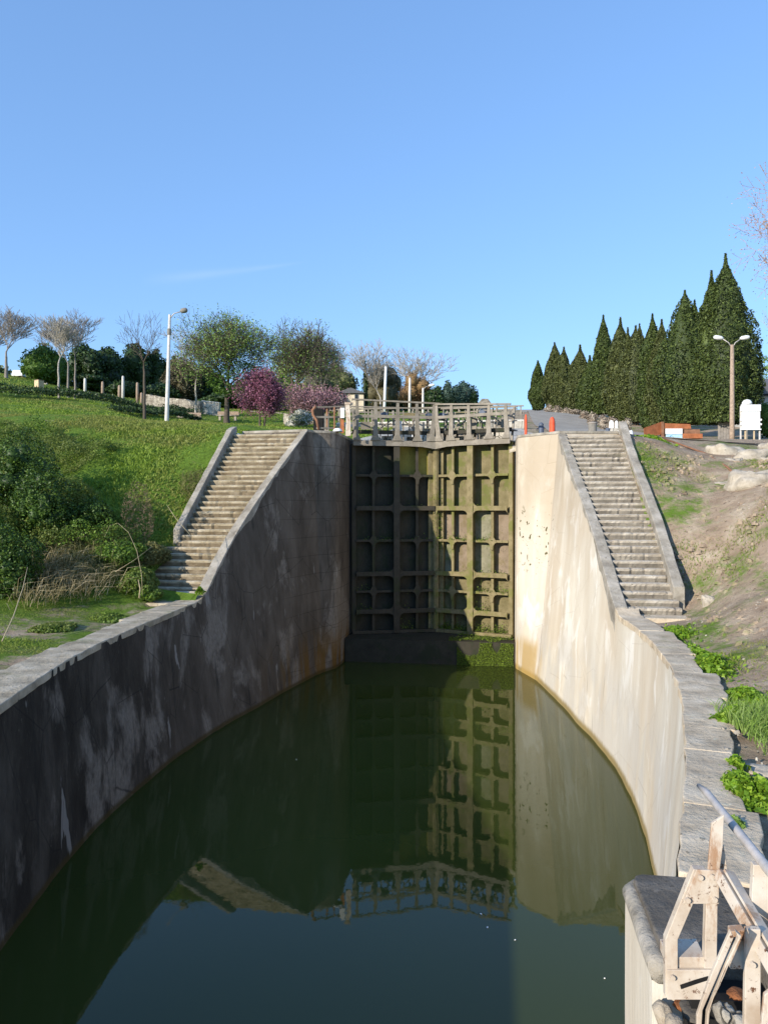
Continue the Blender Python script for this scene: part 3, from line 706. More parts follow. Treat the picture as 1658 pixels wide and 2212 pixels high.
# ------------------------------------------------------------------ staircases
def stairs(s):
    n = NS[s]
    lab = 'grey stone staircase between pale parapets beside the bare earth bank' if s > 0 else 'warm brown worn stone staircase beside the overgrown grassy bank'
    root = empty('stone_staircase', (s * 5.8, 20, 3.2), 0, lab, 'staircase')
    ox, oy, oz = root.location
    y0, y1 = (17.35, 25.25) if s > 0 else (18.3, 24.75)
    z0, z1 = (3.22, 8.02) if s > 0 else (3.2, 8.18)
    T = CT[s]
    def inner(y):
        i = int(np.argmin(abs(T[:, 1] - y))); return T[i][0] + s * 0.2
    run = (y1 - y0) / n; rise = (z1 - z0) / n; mat = M['step_r'] if s > 0 else M['step_l']
    for i in range(n):
        y = y0 + i * run; zt = z0 + (i + 1) * rise + R.uniform(-0.012, 0.012); zb = zt - rise - 0.12
        xi = inner(y + 0.3) ; xo = 6.36 if s > 0 else (-6.72 if y > 20.0 else -6.95 - R.uniform(0, 0.25))
        b = MB(); seg = 22; nose = []
        for k in range(seg + 1):
            x = xi + (xo - xi) * k / seg
            ch = R.random() < (0.07 if s > 0 else 0.12); jy = R.uniform(-0.004, 0.004) + ch * R.uniform(0.015, 0.04); jz = -abs(R.gauss(0, 0.003)) - ch * R.uniform(0.008, 0.025)
            nose.append((x, y - 0.03 + jy, zt + jz))
        V = []
        for (x, yy, zz) in nose:
            V += [(x - ox, yy + 0.03 - oy, zb - oz), (x - ox, yy + R.uniform(0, 0.02) - oy, zt - 0.07 - oz), (x - ox, yy - oy, zz - 0.02 - oz), (x - ox, yy + 0.03 - oy, zz - oz), (x - ox, y + run + 0.05 - oy, zt + R.uniform(-0.006, 0.004) - oz), (x - ox, y + run + 0.05 - oy, zb - oz)]
        fs = []
        for k in range(seg):
            for q in range(6): fs.append((k * 6 + q, k * 6 + (q + 1) % 6, (k + 1) * 6 + (q + 1) % 6, (k + 1) * 6 + q))
        fs += [tuple(range(6)), tuple(seg * 6 + q for q in range(5, -1, -1))]
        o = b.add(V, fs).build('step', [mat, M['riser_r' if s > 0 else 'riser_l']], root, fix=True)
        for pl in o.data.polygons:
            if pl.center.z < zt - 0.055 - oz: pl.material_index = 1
    # outer parapet: a sloping wall with a flat top
    b = MB(); L = []
    ys = np.linspace(17.75, 25.5, 24) if s > 0 else np.linspace(20.15, 24.95, 20)
    for y in ys:
        t = (y - y0) / (y1 - y0); z = z0 + rise * 1.0 + t * (z1 - z0) + (0.20 if s > 0 else 0.22)
        if s < 0 and y > 24.5: z -= (y - 24.5) * 0.5
        x = (6.30 + 0.03 * math.sin(y)) if s > 0 else -6.68
        wd = (0.25 if s > 0 else 0.20) + R.uniform(-0.008, 0.008)
        L.append([(x - ox, y - oy, z - 1.9 - oz), (x + s * wd - ox, y - oy, z - 1.9 - oz), (x + s * wd - ox, y - oy, z - oz + R.uniform(-.008, .008)), (x - ox, y - oy, z - oz + R.uniform(-.008, .008))])
    V = [p for q in L for p in q]; fs = [(0, 1, 2, 3)]
    for i in range(len(L) - 1):
        for k in range(4): fs.append((i * 4 + k, i * 4 + (k + 1) % 4, i * 4 + 4 + (k + 1) % 4, i * 4 + 4 + k))
    a = (len(L) - 1) * 4; fs.append((a + 3, a + 2, a + 1, a))
    b.add(V, fs).build('parapet', M['parapet'], root, bevel=0.02)
    # landing slab at the foot and at the head
    b = MB()
    if s > 0: b.box(5.05 - ox, 6.75 - ox, 16.75 - oy, 17.33 - oy, 2.9 - oz, 3.235 - oz)
    else: b.box(-7.0 - ox, -5.45 - ox, 17.4 - oy, 18.28 - oy, 2.9 - oz, 3.26 - oz)
    b.build('landing', M['coping_r'] if s > 0 else M['coping_l'], root, bevel=0.02)
stairs(1); stairs(-1)

# ------------------------------------------------------------------ sill under the upper gate
b = MB(); b.box(-3.2, 2.96, 26.75, 29.6, -1.2, 0.84)
sill = b.build('lock_sill', M['gate_wet_shade']); tag(sill, 'dark wet stone sill wall with moss under the tall gate', 'sill')

# ------------------------------------------------------------------ upper gate leaves
ROW_MAIN = [5.64, 3.14, 1.71]; ROW_SUB = [6.89, 4.40, 2.46]; ZB, ZT = 0.86, 8.08
def gate_leaf(s):
    """local frame: u from heel (0) to mitre (L); v towards the chamber; z up"""
    hx, hy = (2.98 if s > 0 else -3.2), 28.0; mxx, my = 0.03 * s, 29.05
    L = math.hypot(hx - mxx, my - hy)
    root = empty('lock_gate', (hx, hy, 0), 0, ('sunlit half of the tall steel lock gate, mossy cells lit beside the cream wall' if s > 0 else 'shaded half of the tall steel lock gate, dark cells beside the stained wall'), 'lock gate', 'halves of the tall lock gate')
    du = Vector((mxx - hx, my - hy, 0)).normalized(); dv = Vector((-du.y, du.x, 0))
    if dv.y > 0: dv = -dv
    X = lambda u, v, z: tuple(du * u + dv * v + Vector((0, 0, z)))
    def bx(b, u0, u1, v0, v1, z0, z1):
        vs = [X(u, v, z) for z in (z0, z1) for (u, v) in ((u0, v0), (u1, v0), (u1, v1), (u0, v1))]
        return b.add(vs, [(3, 2, 1, 0), (4, 5, 6, 7), (0, 1, 5, 4), (1, 2, 6, 5), (2, 3, 7, 6), (3, 0, 4, 7)])
    G = M['gate'] if s > 0 else M['gate_shade']; mid = L * 0.505; subs = (L * 0.245, L * 0.755)
    # plates, one per cell, some of another tint
    us = [0.10, subs[0], mid, subs[1], L - 0.10]; zs = [ZB, 1.71, 2.46, 3.14, 4.40, 5.64, 6.89, ZT]
    for i in range(4):
        for j in range(7):
            mt = 'gate_plate' if s > 0 else 'gate_wet_shade'  # left plates carry painted shade; the sunlit top cells stay ochre
            if s > 0:
                if j == 4: mt = ('gate_plate_red', 'gate_plate_pale', 'gate_plate_red', 'gate_plate_red')[i]
                elif j == 3: mt = ('gate_plate_red', 'gate_plate_pale', 'gate_plate_red', 'gate_plate_pale')[i]
                elif j == 5: mt = 'gate_plate'
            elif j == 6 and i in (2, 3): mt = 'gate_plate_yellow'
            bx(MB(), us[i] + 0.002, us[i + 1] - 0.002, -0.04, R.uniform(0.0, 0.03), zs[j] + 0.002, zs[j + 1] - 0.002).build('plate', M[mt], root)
    # posts
    bx(MB(), -0.02, 0.14, 0.03, 0.30, ZB, ZT + 0.02).build('heel_post', G, root, bevel=0.012)
    bx(bx(MB(), L - 0.15, L + 0.0, 0.03, 0.42, ZB, ZT + 0.55), L - 0.34, L - 0.15, 0.035, 0.20, ZB, ZT - 0.2).build('mitre_post', M['gate'], root, bevel=0.012)
    b = MB(); bx(b, mid - 0.115, mid + 0.115, 0.45, 0.50, ZB + 0.02, ZT - 0.02); bx(b, mid - 0.03, mid + 0.03, 0.03, 0.45, ZB + 0.02, ZT - 0.02)
    b.build('main_post', G, root)
    for sb in subs:
        for j in range(7):
            z0, z1 = zs[j], zs[j + 1]
            b = MB(); bx(b, sb - 0.05, sb + 0.05, 0.26, 0.29, z0 + 0.05, z1 - 0.05); bx(b, sb - 0.012, sb + 0.012, 0.03, 0.26, z0 + 0.05, z1 - 0.05)
            b.build('post', G, root)
    # horizontal beams with their corner plates
    def gusset(b, u, z, a, c, v0, v1):
        """triangle filling the corner at (u,z) along a (u direction) and c (z direction)"""
        P = [(u, z), (u + a, z)] + [(u + a * (1 - math.cos(t)) * 1.0, z + c * (1 - math.sin(t))) for t in (1.2, 0.8, 0.4)] + [(u, z + c)]
        b.prism(P, v0, v1, lambda p, d: X(p[0], d, p[1]))
    for z in ROW_MAIN:
        b = MB(); bx(b, 0.14, L - 0.15, 0.43, 0.46, z - 0.085, z + 0.085); bx(b, 0.14, L - 0.15, 0.03, 0.43, z - 0.015, z + 0.015)
        b.build('beam', G, root)
        for sg in (-1, 1):
            for sz in (-1, 1):
                b = MB(); gusset(b, mid + sg * 0.115, z + sz * 0.085, sg * 0.19, sz * 0.19, 0.445, 0.475); b.build('gusset', G, root)
            b = MB(); gusset(b, (0.14 if sg < 0 else L - 0.15), z - 0.085, -sg * 0.10, -0.12, 0.415, 0.44); b.build('gusset', G, root)
    for z in ROW_SUB:
        b = MB(); bx(b, 0.14, mid - 0.035, 0.31, 0.34, z - 0.045, z + 0.045); bx(b, mid + 0.035, L - 0.15, 0.31, 0.34, z - 0.045, z + 0.045)
        bx(b, 0.14, mid - 0.035, 0.03, 0.31, z - 0.012, z + 0.012); bx(b, mid + 0.035, L - 0.15, 0.03, 0.31, z - 0.012, z + 0.012)
        b.build('beam', G, root)
        for sb in subs:
            b = MB()
            P = [(sb - 0.21, z - 0.04), (sb - 0.12, z - 0.075), (sb - 0.066, z - 0.16), (sb - 0.05, z - 0.33), (sb + 0.05, z - 0.33), (sb + 0.066, z - 0.16), (sb + 0.12, z - 0.075), (sb + 0.21, z - 0.04), (sb + 0.15, z + 0.04), (sb + 0.05, z + 0.20), (sb - 0.05, z + 0.20), (sb - 0.15, z + 0.04)]
            b.prism(P, 0.345, 0.365, lambda p, d: X(p[0], d, p[1])); b.build('gusset', G, root)
    # bottom ledge
    bx(MB(), 0.0, L, 0.30, 0.44, ZB, ZB + 0.12).build('bottom_beam', G, root)
    # head beam with the arched haunch at the mitre
    H = [(0.0, ZT + 0.13), (0.0, ZT - 0.07), (L * 0.62, ZT - 0.07), (L * 0.80, ZT - 0.09), (L - 0.13, ZT - 0.17), (L, ZT - 0.17), (L, ZT + 0.42), (L - 0.48, ZT + 0.42), (L - 0.50, ZT + 0.13)]
    MB().prism(H, 0.51, 0.56, lambda p, d: X(p[0], d, p[1])).build('head_beam', M['gate_paint'], root)
    bx(MB(), 0.0, L, -0.05, 0.51, ZT + 0.02, ZT + 0.06).build('head_plate', M['gate_paint'], root)
    # flared walkway posts
    rh0 = (1.36, 1.56) if s > 0 else (1.66, 1.58)
    for q, u in enumerate((0.10, L * 0.255, mid, L * 0.74, L - 0.30)):
        w0, w1 = 0.15, 0.07; zt2 = ZT + rh0[0] + (rh0[1] - rh0[0]) * u / L - 0.035
        sl_ = (0.05, 0.0, 0.02, -0.02, 0.08)[q]
        P = [(u - w0 * 1.35, ZT + 0.13), (u + w0 * 1.35, ZT + 0.13), (u + w0 * 0.62, ZT + 0.34), (u + w1 + sl_, ZT + 1.02), (u + w1 * 0.7 + sl_, zt2), (u - w1 * 0.7 + sl_, zt2), (u - w1 + sl_, ZT + 1.02), (u - w0 * 0.62, ZT + 0.34)]
        MB().prism([(max(0.0, min(L, a)), c) for a, c in P], 0.50, 0.55, lambda p, d: X(p[0], d + 0.055, p[1])).build('walkway_post', M['gate_paint'], root)
        b = MB(); b.bar(X(u, 0.02, ZT + 0.06), X(u, -0.30, ZT + 1.38), 0.07, 0.07); b.bar(X(u, 0.55, ZT + 0.98), X(u, -0.28, ZT + 0.98), 0.05, 0.05); b.build('bracket', M['gate_paint'], root)
    # rails: front pair, back pair, deck
    rh = (1.36, 1.56) if s > 0 else (1.66, 1.58)
    b = MB(); b.bar(X(-0.05, 0.60, ZT + rh[0]), X(L, 0.60, ZT + rh[1]), 0.07, 0.06); b.build('handrail', M['gate_paint'], root)
    b = MB(); b.bar(X(0.0, 0.575, ZT + 1.04), X(L - 0.1, 0.575, ZT + 1.04), 0.05, 0.11); b.build('rail', M['gate_paint'], root)
    b = MB(); b.bar(X(0.0, -0.30, ZT + 1.30), X(L, -0.30, ZT + 1.30), 0.05, 0.05); b.build('rear_rail', M['gate_paint'], root); MB().bar(X(0, -0.30, ZT + 0.85), X(L, -0.30, ZT + 0.85), 0.04, 0.04).build('rear_rail', M['gate_paint'], root)
    bx(MB(), 0.0, L, -0.35, 0.35, ZT + 0.46, ZT + 0.50).build('walkway_deck', M['woodboard'], root)
    # paddle rods, their brackets and the vent slots that clutter the top
    for u in (L * 0.33, L * 0.42, L * 0.60, L * 0.88): MB().bar(X(u, 0.2, ZT + 0.05), X(u, 0.2, ZT + 1.35), 0.035, 0.035).build('paddle_rod', M['gate_paint'], root)
    for u in (L * 0.37, L * 0.9):
        b = MB(); b.bar(X(u - 0.13, 0.22, ZT + 1.12), X(u + 0.13, 0.22, ZT + 1.12), 0.16, 0.2); b.tube([X(u, 0.35, ZT + 1.12), X(u, 0.12, ZT + 1.12)], 0.13, 14)
        b.build('winding_gear', M['bluegrey'], root)
    for q, (u0, u1, z0, z1, vv, mt) in enumerate([(0.12, 0.24, 0.62, 0.92, -0.22, 'gate_paint'), (0.30, 0.43, 1.10, 1.34, -0.25, 'gate_paint'), (0.52, 0.60, 0.55, 0.98, -0.15, 'white' if s < 0 else 'gate_paint'), (0.62, 0.78, 1.12, 1.30, -0.22, 'gate'), (0.80, 0.88, 0.58, 0.96, -0.25, 'pale_wall'), (0.36, 0.47, 0.10, 0.36, -0.1, 'pale_wall'), (0.66, 0.80, 0.10, 0.34, -0.12, 'rubble')]):
        bx(MB(), L * u0, L * u1, vv, vv + 0.02 + 0.1 * (q > 4), ZT + z0, ZT + z1).build('guard_plate', M[mt], root)
    for u in (0.06, 0.18, 0.31, 0.38, 0.45, 0.56, 0.63, 0.70, 0.82, 0.93):
        MB().bar(X(L * u, -0.33, ZT + 0.5), X(L * u + R.uniform(-.04, .04), -0.33, ZT + 1.3 + 0.1 * (s < 0)), 0.045, 0.03).build('rear_post', M['gate_paint' if R.random() < .7 else 'gate_shade'], root)
    MB().bar(X(0, -0.33, ZT + 1.52 - 0.14 * (s > 0)), X(L, -0.33, ZT + 1.5), 0.05, 0.05).build('rear_rail', M['gate_paint'], root)
    MB().bar(X(0, 0.33, ZT + 0.47), X(L, 0.33, ZT + 0.47), 0.05, 0.14).build('deck_edge', M['gate_wet_shade'], root)
    for u0, u1 in ((0.30, 0.48), (0.78, 0.62)): MB().bar(X(L * u0, -0.1, ZT + 0.55), X(L * u1, -0.1, ZT + 1.0), 0.04, 0.05).build('stay', M['gate_paint'], root)
    # moss and water weeds growing on the ledges
    P = []; 
    for z in ROW_MAIN + ROW_SUB + [ZB + 0.12]:
        dens = {5.64: 500, 4.40: 800, 3.14: 420, 6.89: 60, 2.46: 700, 1.71: 900}.get(z, 1500)
        if s < 0: dens = int(dens * 0.3)
        uu = NR.uniform(0.2, L - 0.2, dens); keepm = vnoise(np.stack([uu, uu * 0 + z, uu * 0 + s], 1), 1.9) > -0.05
        uu = uu[keepm]; vv = NR.uniform(0.05, 0.42, len(uu)); hh = NR.exponential(0.05 if z > 3 else 0.10, len(uu))
        P += [X(a, c, z + 0.02 + d) for a, c, d in zip(uu, vv, hh)]
    if s > 0:  # green streak down the mitre post
        for _ in range(700): P.append(X(L - R.uniform(0.0, 0.30), R.uniform(0.20, 0.24) if R.random() < .7 else 0.43, R.triangular(3.4, 6.6, 5.0)))
    P = np.array(P); Vv, Ff = leaf_geo(P, 0.024, 0.6)
    mo = np_mesh('moss', Vv, Ff, 4, M['moss'], root); mo['kind'] = 'stuff'
    return root
gate_leaf(1); gate_leaf(-1)
# moss curtain hanging over the sill
P = np.stack([NR.uniform(0.9, 2.9, 9000), 26.735 - NR.uniform(0, 0.03, 9000), NR.uniform(0.0, 0.82, 9000)], 1); P = P[vnoise(P * np.array([1, 1, 0.35]), 2.6) > -0.12]
Vv, Ff = leaf_geo(P, 0.022, 0.45, np.tile([[0, -1.0, 0.2]], (len(P), 1)))
P2 = np.stack([NR.uniform(0.6, 2.9, 3000), NR.uniform(26.8, 28.4, 3000), 0.85 + NR.exponential(0.025, 3000)], 1); P2 = P2[vnoise(P2, 1.8) > 0]
V2, F2 = leaf_geo(P2, 0.024, 0.5)
Vv, Ff = join_geo([(Vv, Ff), (V2, F2)])
tag(np_mesh('hanging_moss', Vv, Ff, 4, M['moss']), 'bright green moss hanging over the wet sill below the gate', 'moss', kind='stuff')
# ------------------------------------------------------------------ trees
def grow(rng, height, width, crown0, levels=5, trunks=1, nsub=3, up=0.25, spread=0.75, r0=0.14, trunk_lean=0.03):
    """branching skeleton scaled to the wanted height and width; returns segments and twig tips"""
    segs, tips = [], []
    def go(p, d, ln, r, lv):
        k = 3 if lv > levels - 3 else 2; cur = Vector(p); dd = Vector(d)
        for i in range(k):
            dd = (dd + Vector((rng.gauss(0, 0.12), rng.gauss(0, 0.12), rng.gauss(0.03, 0.05)))).normalized()
            nxt = cur + dd * ln / k; ra, rb = r * (1 - 0.45 * i / k), r * (1 - 0.45 * (i + 1) / k)
            segs.append((*cur, *nxt, ra, rb)); cur = nxt
            if lv > 0 and lv < levels and i < k - 1 and rng.random() < 0.75:
                side = dd.orthogonal().normalized(); side.rotate(__import__('mathutils').Quaternion(dd, rng.uniform(0, 6.28)))
                go(cur, (dd * 0.6 + side * spread + Vector((0, 0, up))).normalized(), ln * rng.uniform(0.5, 0.7), rb * 0.55, lv - 1)
        if lv == 0: tips.append(tuple(cur)); return
        n = nsub if lv < levels else nsub + 1; ph = rng.uniform(0, 6.28)
        for j in range(n):
            side = dd.orthogonal().normalized(); side.rotate(__import__('mathutils').Quaternion(dd, ph + 6.28 * j / n + rng.uniform(-0.4, 0.4)))
            q = (dd + side * spread * rng.uniform(0.5, 1.25) + Vector((0, 0, up))).normalized()
            go(cur, q, (ln if lv < levels else 0.8) * rng.uniform(0.62, 0.9), r * 0.55 * rng.uniform(0.75, 1.1), lv - 1)
    crown, tseg = None, []
    for t in range(trunks):
        a = Vector((0.0, 0.0, 0.0)) + (Vector((rng.uniform(-.2, .2), rng.uniform(-.2, .2), 0)) if trunks > 1 else Vector())
        go(Vector((a.x, a.y, crown0)), Vector((rng.gauss(0, trunk_lean), rng.gauss(0, trunk_lean), 1)).normalized(), 0.42, r0 * 0.75, levels)
        pts_ = [a + Vector((rng.gauss(0, 0.02), rng.gauss(0, 0.02), crown0 * i / 5)) for i in range(6)]
        pts_[-1] = Vector((a.x, a.y, crown0))
        for i in range(5): tseg.append((*pts_[i], *pts_[i + 1], r0 * (1.25 - 0.5 * i / 5), r0 * (1.25 - 0.5 * (i + 1) / 5)))
    S = np.array(segs); T = np.array(tips)
    hz = max(np.percentile(T[:, 2], 98.5) - crown0, 0.1); wd = max(np.percentile(np.hypot(T[:, 0], T[:, 1]), 88), 0.1)
    fx, fz = width / 2 / wd, (height - crown0) / hz
    for A in (S[:, 0:3], S[:, 3:6], T):
        A[:, 0:2] *= fx; A[:, 2] = crown0 + (A[:, 2] - crown0) * fz
    return S, T, np.array(tseg)
def tree(px, base_d, top_py, wpx, label, leaf=None, bark_='bark_grey', crown0=0.35, levels=5, seed=1, leaf_size=0.10, per_tip=3, scatter=0.35, nsub=3, up=0.32, spread=0.62,
         r0=0.12, twig=0.007, name='tree', cat='tree', group=None, trunks=1, aspect=0.6, lean=(0, 0)):
    rng = random.Random(seed); x, y = xy_at(px, base_d); z = gz(x, y) - 0.1
    H = z_at(top_py, base_d) - z; Wd = wpx / FPX * base_d
    S, T, TS = grow(rng, H, Wd, H * crown0, levels, trunks, nsub, up, spread, r0)
    S[:, 6:8] = np.maximum(S[:, 6:8], twig)
    if lean != (0, 0):
        for A in (S[:, 0:3], S[:, 3:6], T, TS[:, 0:3], TS[:, 3:6]): A[:, 0] += lean[0] * A[:, 2] / H; A[:, 1] += lean[1] * A[:, 2] / H
    root = empty(name, (x, y, z), 0, label, cat, group)
    big = S[:, 6] > r0 * 0.22
    Vt, Ft = seg_geo(np.concatenate([TS, S[big]]), 7)
    np_mesh('trunk', Vt, Ft, 4, M[bark_], root, True)
    if leaf is None:
        Vb, Fb = seg_geo(S[~big], 3); np_mesh('crown', Vb, Fb, 4, M[bark_], root)
    else:
        Vb, Fb = seg_geo(S[~big], 3)
        o = np_mesh('branches', Vb, Fb, 4, M[bark_], root)
        P = np.repeat(T, per_tip, 0) + NR.normal(size=(len(T) * per_tip, 3)) * scatter
        Vl, Fl = leaf_geo(P, leaf_size, aspect); np_mesh('crown', Vl, Fl, 4, M[leaf], root)
    return root
def blob_points(rng, blobs, n, thick=0.35):
    """points in the outer shell of a union of ellipsoids: (cx,cy,cz,rx,ry,rz)"""
    B = np.array(blobs, float); vol = (B[:, 3] * B[:, 4] + B[:, 5] * B[:, 3]); k = rng.choice(len(B), n, p=vol / vol.sum())
    d = unit(rng.normal(size=(n, 3))); r = 1 - rng.exponential(thick * 0.4, n)[:, None]; r = np.clip(r, 0.25, 1.0)
    wob = 1 + 0.16 * vnoise(d * 2.0 + k[:, None] * 7.1, 1.3)[:, None]
    P = B[k, :3] + d * B[k, 3:6] * r * wob
    keep = np.ones(n, bool)
    for j in range(len(B)):
        q = ((P - B[j, :3]) / (B[j, 3:6] * 0.72)); keep &= ((q ** 2).sum(1) > 1) | (k == j)
    return P[keep], d[keep]
def blob_core(blobs, f=0.74):
    V, F = [], []; n = 0
    for bl in blobs:
        u = np.linspace(0, 2 * np.pi, 13)[:-1]; v = np.linspace(0.15, np.pi - 0.15, 7)
        P = np.array([[math.sin(b) * math.cos(a), math.sin(b) * math.sin(a), math.cos(b)] for b in v for a in u])
        P = P * (1 + 0.15 * vnoise(P * 3 + bl[0], 1.0))[:, None]
        V.append(P * np.array(bl[3:6]) * f + np.array(bl[:3]))
        for i in range(6):
            for j in range(12): F.append((n + i * 12 + j, n + i * 12 + (j + 1) % 12, n + (i + 1) * 12 + (j + 1) % 12, n + (i + 1) * 12 + j))
        n += len(P)
    return np.concatenate(V), np.array(F)
def bush(px, d, top_py, wpx, label, mat, seed=1, n=6000, leaf=0.12, name='bush', cat='bush', group=None, nb=7, trunk=None, low=0.0, aspect=0.6, depth=None, core=0.74, ground_gap=0.0, bark_='bark_dark'):
    rng = random.Random(seed); nr = np.random.default_rng(seed); x, y = xy_at(px, d); z = gz(x, y) - 0.1
    H = z_at(top_py, d) - z; Wd = wpx / FPX * d; D = (depth or Wd)
    root = empty(name, (x, y, z), 0, label, cat, group)
    blobs = []
    z0 = low * H
    for i in range(nb):
        t = i / max(1, nb - 1); a = rng.uniform(0, 6.28); rr = rng.uniform(0.15, 0.62)
        rx = Wd * rng.uniform(0.20, 0.33); rz = (H - z0) * rng.uniform(0.22, 0.34)
        cx = math.cos(a) * rr * Wd / 2; cy = math.sin(a) * rr * D / 2; cx = max(-Wd / 2 + rx, min(Wd / 2 - rx, cx))
        cz = rng.uniform(z0 + rz * 0.8, H - rz - (H - z0) * 0.25 * (abs(cx) / (Wd / 2)))
        blobs.append((cx, cy, cz, rx, rx * D / Wd, rz))
    blobs.append((0, 0, z0 + (H - z0) * 0.45, Wd * 0.36, D * 0.36, (H - z0) * 0.42)); blobs.append((rng.uniform(-.1, .1) * Wd, 0, H - (H - z0) * 0.28, Wd * 0.22, D * 0.22, (H - z0) * 0.28))
    P, nd = blob_points(nr, blobs, n); V, F = leaf_geo(P, leaf, aspect, nd * 0.9, 0.25, 1.0, nr)
    if core: V, F = join_geo([(V, F), blob_core(blobs, core)])
    np_mesh('foliage' if not trunk else 'crown', V, F, 4, M[mat], root)
    if trunk:
        S = []
        for k_ in range(trunk):
            a = rng.uniform(0, 6.28); sx, sy = math.cos(a) * 0.08 * Wd * (trunk > 1), math.sin(a) * 0.08 * Wd * (trunk > 1)
            p = Vector((sx, sy, 0)); r = max(0.05, Wd * 0.022)
            for i in range(6):
                q = p + Vector((rng.gauss(sx * 0.6, 0.06), rng.gauss(sy * 0.6, 0.06), (z0 + (H - z0) * 0.55) / 6)); S.append((*p, *q, r, r * 0.86)); r *= 0.86; p = q
        Vt, Ft = seg_geo(S, 7); np_mesh('trunk', Vt, Ft, 4, M[bark_], root, True)
    return root
def cypress(px, tip, wpx, d, label, seed, mat='cypress', leaders=((0.0, 1.0),), fat=0.36, n=None):
    nr = np.random.default_rng(seed); x, y = xy_at(px, d); z = gz(x, y) - 0.2
    H = z_at(tip, d) - z; Rm = wpx * (1.0 if wpx > 100 else 1.06) / 2 / FPX * d
    root = empty('cypress_tree', (x, y, z), 0, label, 'cypress tree', 'cypresses lined along the road')
    h0 = (0.10 if wpx > 100 else 0.05) * H; parts = []; n = n or int(min(30000, 8000 + 160 * (wpx + 1) * 1.3)); cores = []
    for (ox, hf) in leaders:
        Hh = H * hf; m = int(n * hf / sum(l[1] for l in leaders))
        ex = nr.uniform(1.35, 1.8); top_ = nr.uniform(0.94, 0.99)
        def prof(t):
            body = np.where(t < fat, 0.58 + 0.42 * np.sin(np.clip(t / fat, 0, 1) * np.pi / 2), np.clip(1 - (np.clip((t - fat) / (top_ - fat), 0, 1)) ** ex, 0, 1))
            return np.maximum(body, np.clip((1 - t) / 0.30, 0, 1) * 0.27)
        rfac = 1.0 if ox == 0 else 0.62
        t = nr.uniform(0, 1, m * 2); t = t[nr.uniform(0, 1, m * 2) < (prof(t) * 0.9 + 0.16)][:m]; m2 = len(t)
        a = nr.uniform(0, 2 * np.pi, m2); dirs = np.stack([np.cos(a), np.sin(a), 0 * a], 1)
        wob = 1 + 0.26 * vnoise(np.stack([np.cos(a) * 1.3 + seed, np.sin(a) * 1.3, t * H * 0.34], 1), 1.1) + 0.16 * vnoise(np.stack([np.cos(a) * 2.4, np.sin(a) * 2.4 + seed, t * H * 0.9], 1), 1.5)
        clump = vnoise(np.stack([np.cos(a) * 4.5 + seed, np.sin(a) * 4.5, t * H * 1.6], 1), 1.3)
        wob = wob + 0.22 * np.clip(clump - 0.25, 0, 1) - 0.16 * np.clip(-clump - 0.25, 0, 1)
        r = prof(t) * Rm * rfac * wob * (1 - nr.exponential(0.07, m2))
        P = dirs * r[:, None]; P[:, 0] += ox * Rm; P[:, 2] = h0 + t * (Hh - h0)
        sz = 0.03 + 0.0011 * d
        Vl, Fl = leaf_geo(P, sz * nr.uniform(0.8, 1.3, m2), 0.45, dirs * 0.8, 0.5, 0.9, nr); parts.append((Vl, Fl))
        tt = np.linspace(0, 0.93, 14); aa = np.linspace(0, 2 * np.pi, 15)[:-1]
        C = np.array([[math.cos(q) * prof(np.array(s_)) * Rm * rfac * 0.78 + ox * Rm, math.sin(q) * prof(np.array(s_)) * Rm * rfac * 0.78, h0 + s_ * (Hh - h0)] for s_ in tt for q in aa], float)
        F = np.array([[i * 14 + j, i * 14 + (j + 1) % 14, (i + 1) * 14 + (j + 1) % 14, (i + 1) * 14 + j] for i in range(13) for j in range(14)])
        parts.append((C, F))
    V, F = join_geo(parts); np_mesh('crown', V, F, 4, M[mat], root)
    S = []
    for k_ in range(3):
        p = Vector((nr.uniform(-.15, .15), nr.uniform(-.15, .15), -0.1)); q = Vector((p.x * 2.2, p.y * 2.2, H * 0.22)); S.append((*p, *q, Rm * 0.075, Rm * 0.05))
    Vt, Ft = seg_geo(S, 8); np_mesh('trunk', Vt, Ft, 4, M['bark_dark'], root, True)
    return root
def cd_at(px):  # distance of the cypress row
    t = (px - 1161) / (1571 - 1161); return 1 / (1 / 150 + t * (1 / 53 - 1 / 150))
CY = [(1161, 779, 34, 'cypress', 'ragged flat-topped cypress at the far end of the row'),
      (1197, 740, 50, 'cypress_b', 'slim pointed cypress, second from the far end of the row'),
      (1217, 750, 48, 'cypress_b', 'cypress third from the far end, slightly lower than its slim neighbour'),
      (1252, 745, 60, 'cypress_b', 'cypress just beyond the tall dark pointed one with the narrow spire'),
      (1273, 768, 50, 'cypress', 'low cypress tucked in front of the dark narrow spire'),
      (1302, 681, 52, 'cypress', 'dark cypress with a lone narrow spire midway down the row'),
      (1339, 686, 66, 'cypress_b', 'cypress with a thin tip just nearer than the dark spire'),
      (1372, 700, 74, 'cypress_b', 'broad-headed brownish cypress in the middle of the row'),
      (1408, 678, 62, 'cypress', 'dark pointed cypress above the rusty orange wall'),
      (1428, 690, 60, 'cypress_b', 'cypress with a small tip squeezed beside the dark pointed one'),
      (1478, 627, 118, 'cypress', 'second tallest cypress with a crooked bare tip'),
      (1566, 548, 138, 'cypress', 'tallest and nearest cypress with a double tip behind the twin lamp post')]
for i, (px, tip, w_, mt, lab) in enumerate(CY):
    ld = ((0.0, 1.0),)
    if px == 1566: ld = ((0.0, 1.0), (-0.42, 0.915), (0.40, 0.66))
    if px == 1478: ld = ((0.0, 1.0), (0.34, 0.93))
    if px == 1372: ld = ((0.0, 0.985), (0.2, 1.0), (-0.42, 0.97))
    cypress(px, tip, w_, cd_at(px) + (1.5 if i % 2 else 0), lab, 40 + i, mt, ld, 0.30 if w_ > 70 else 0.34, 60000 if px == 1566 else (34000 if px == 1478 else None))

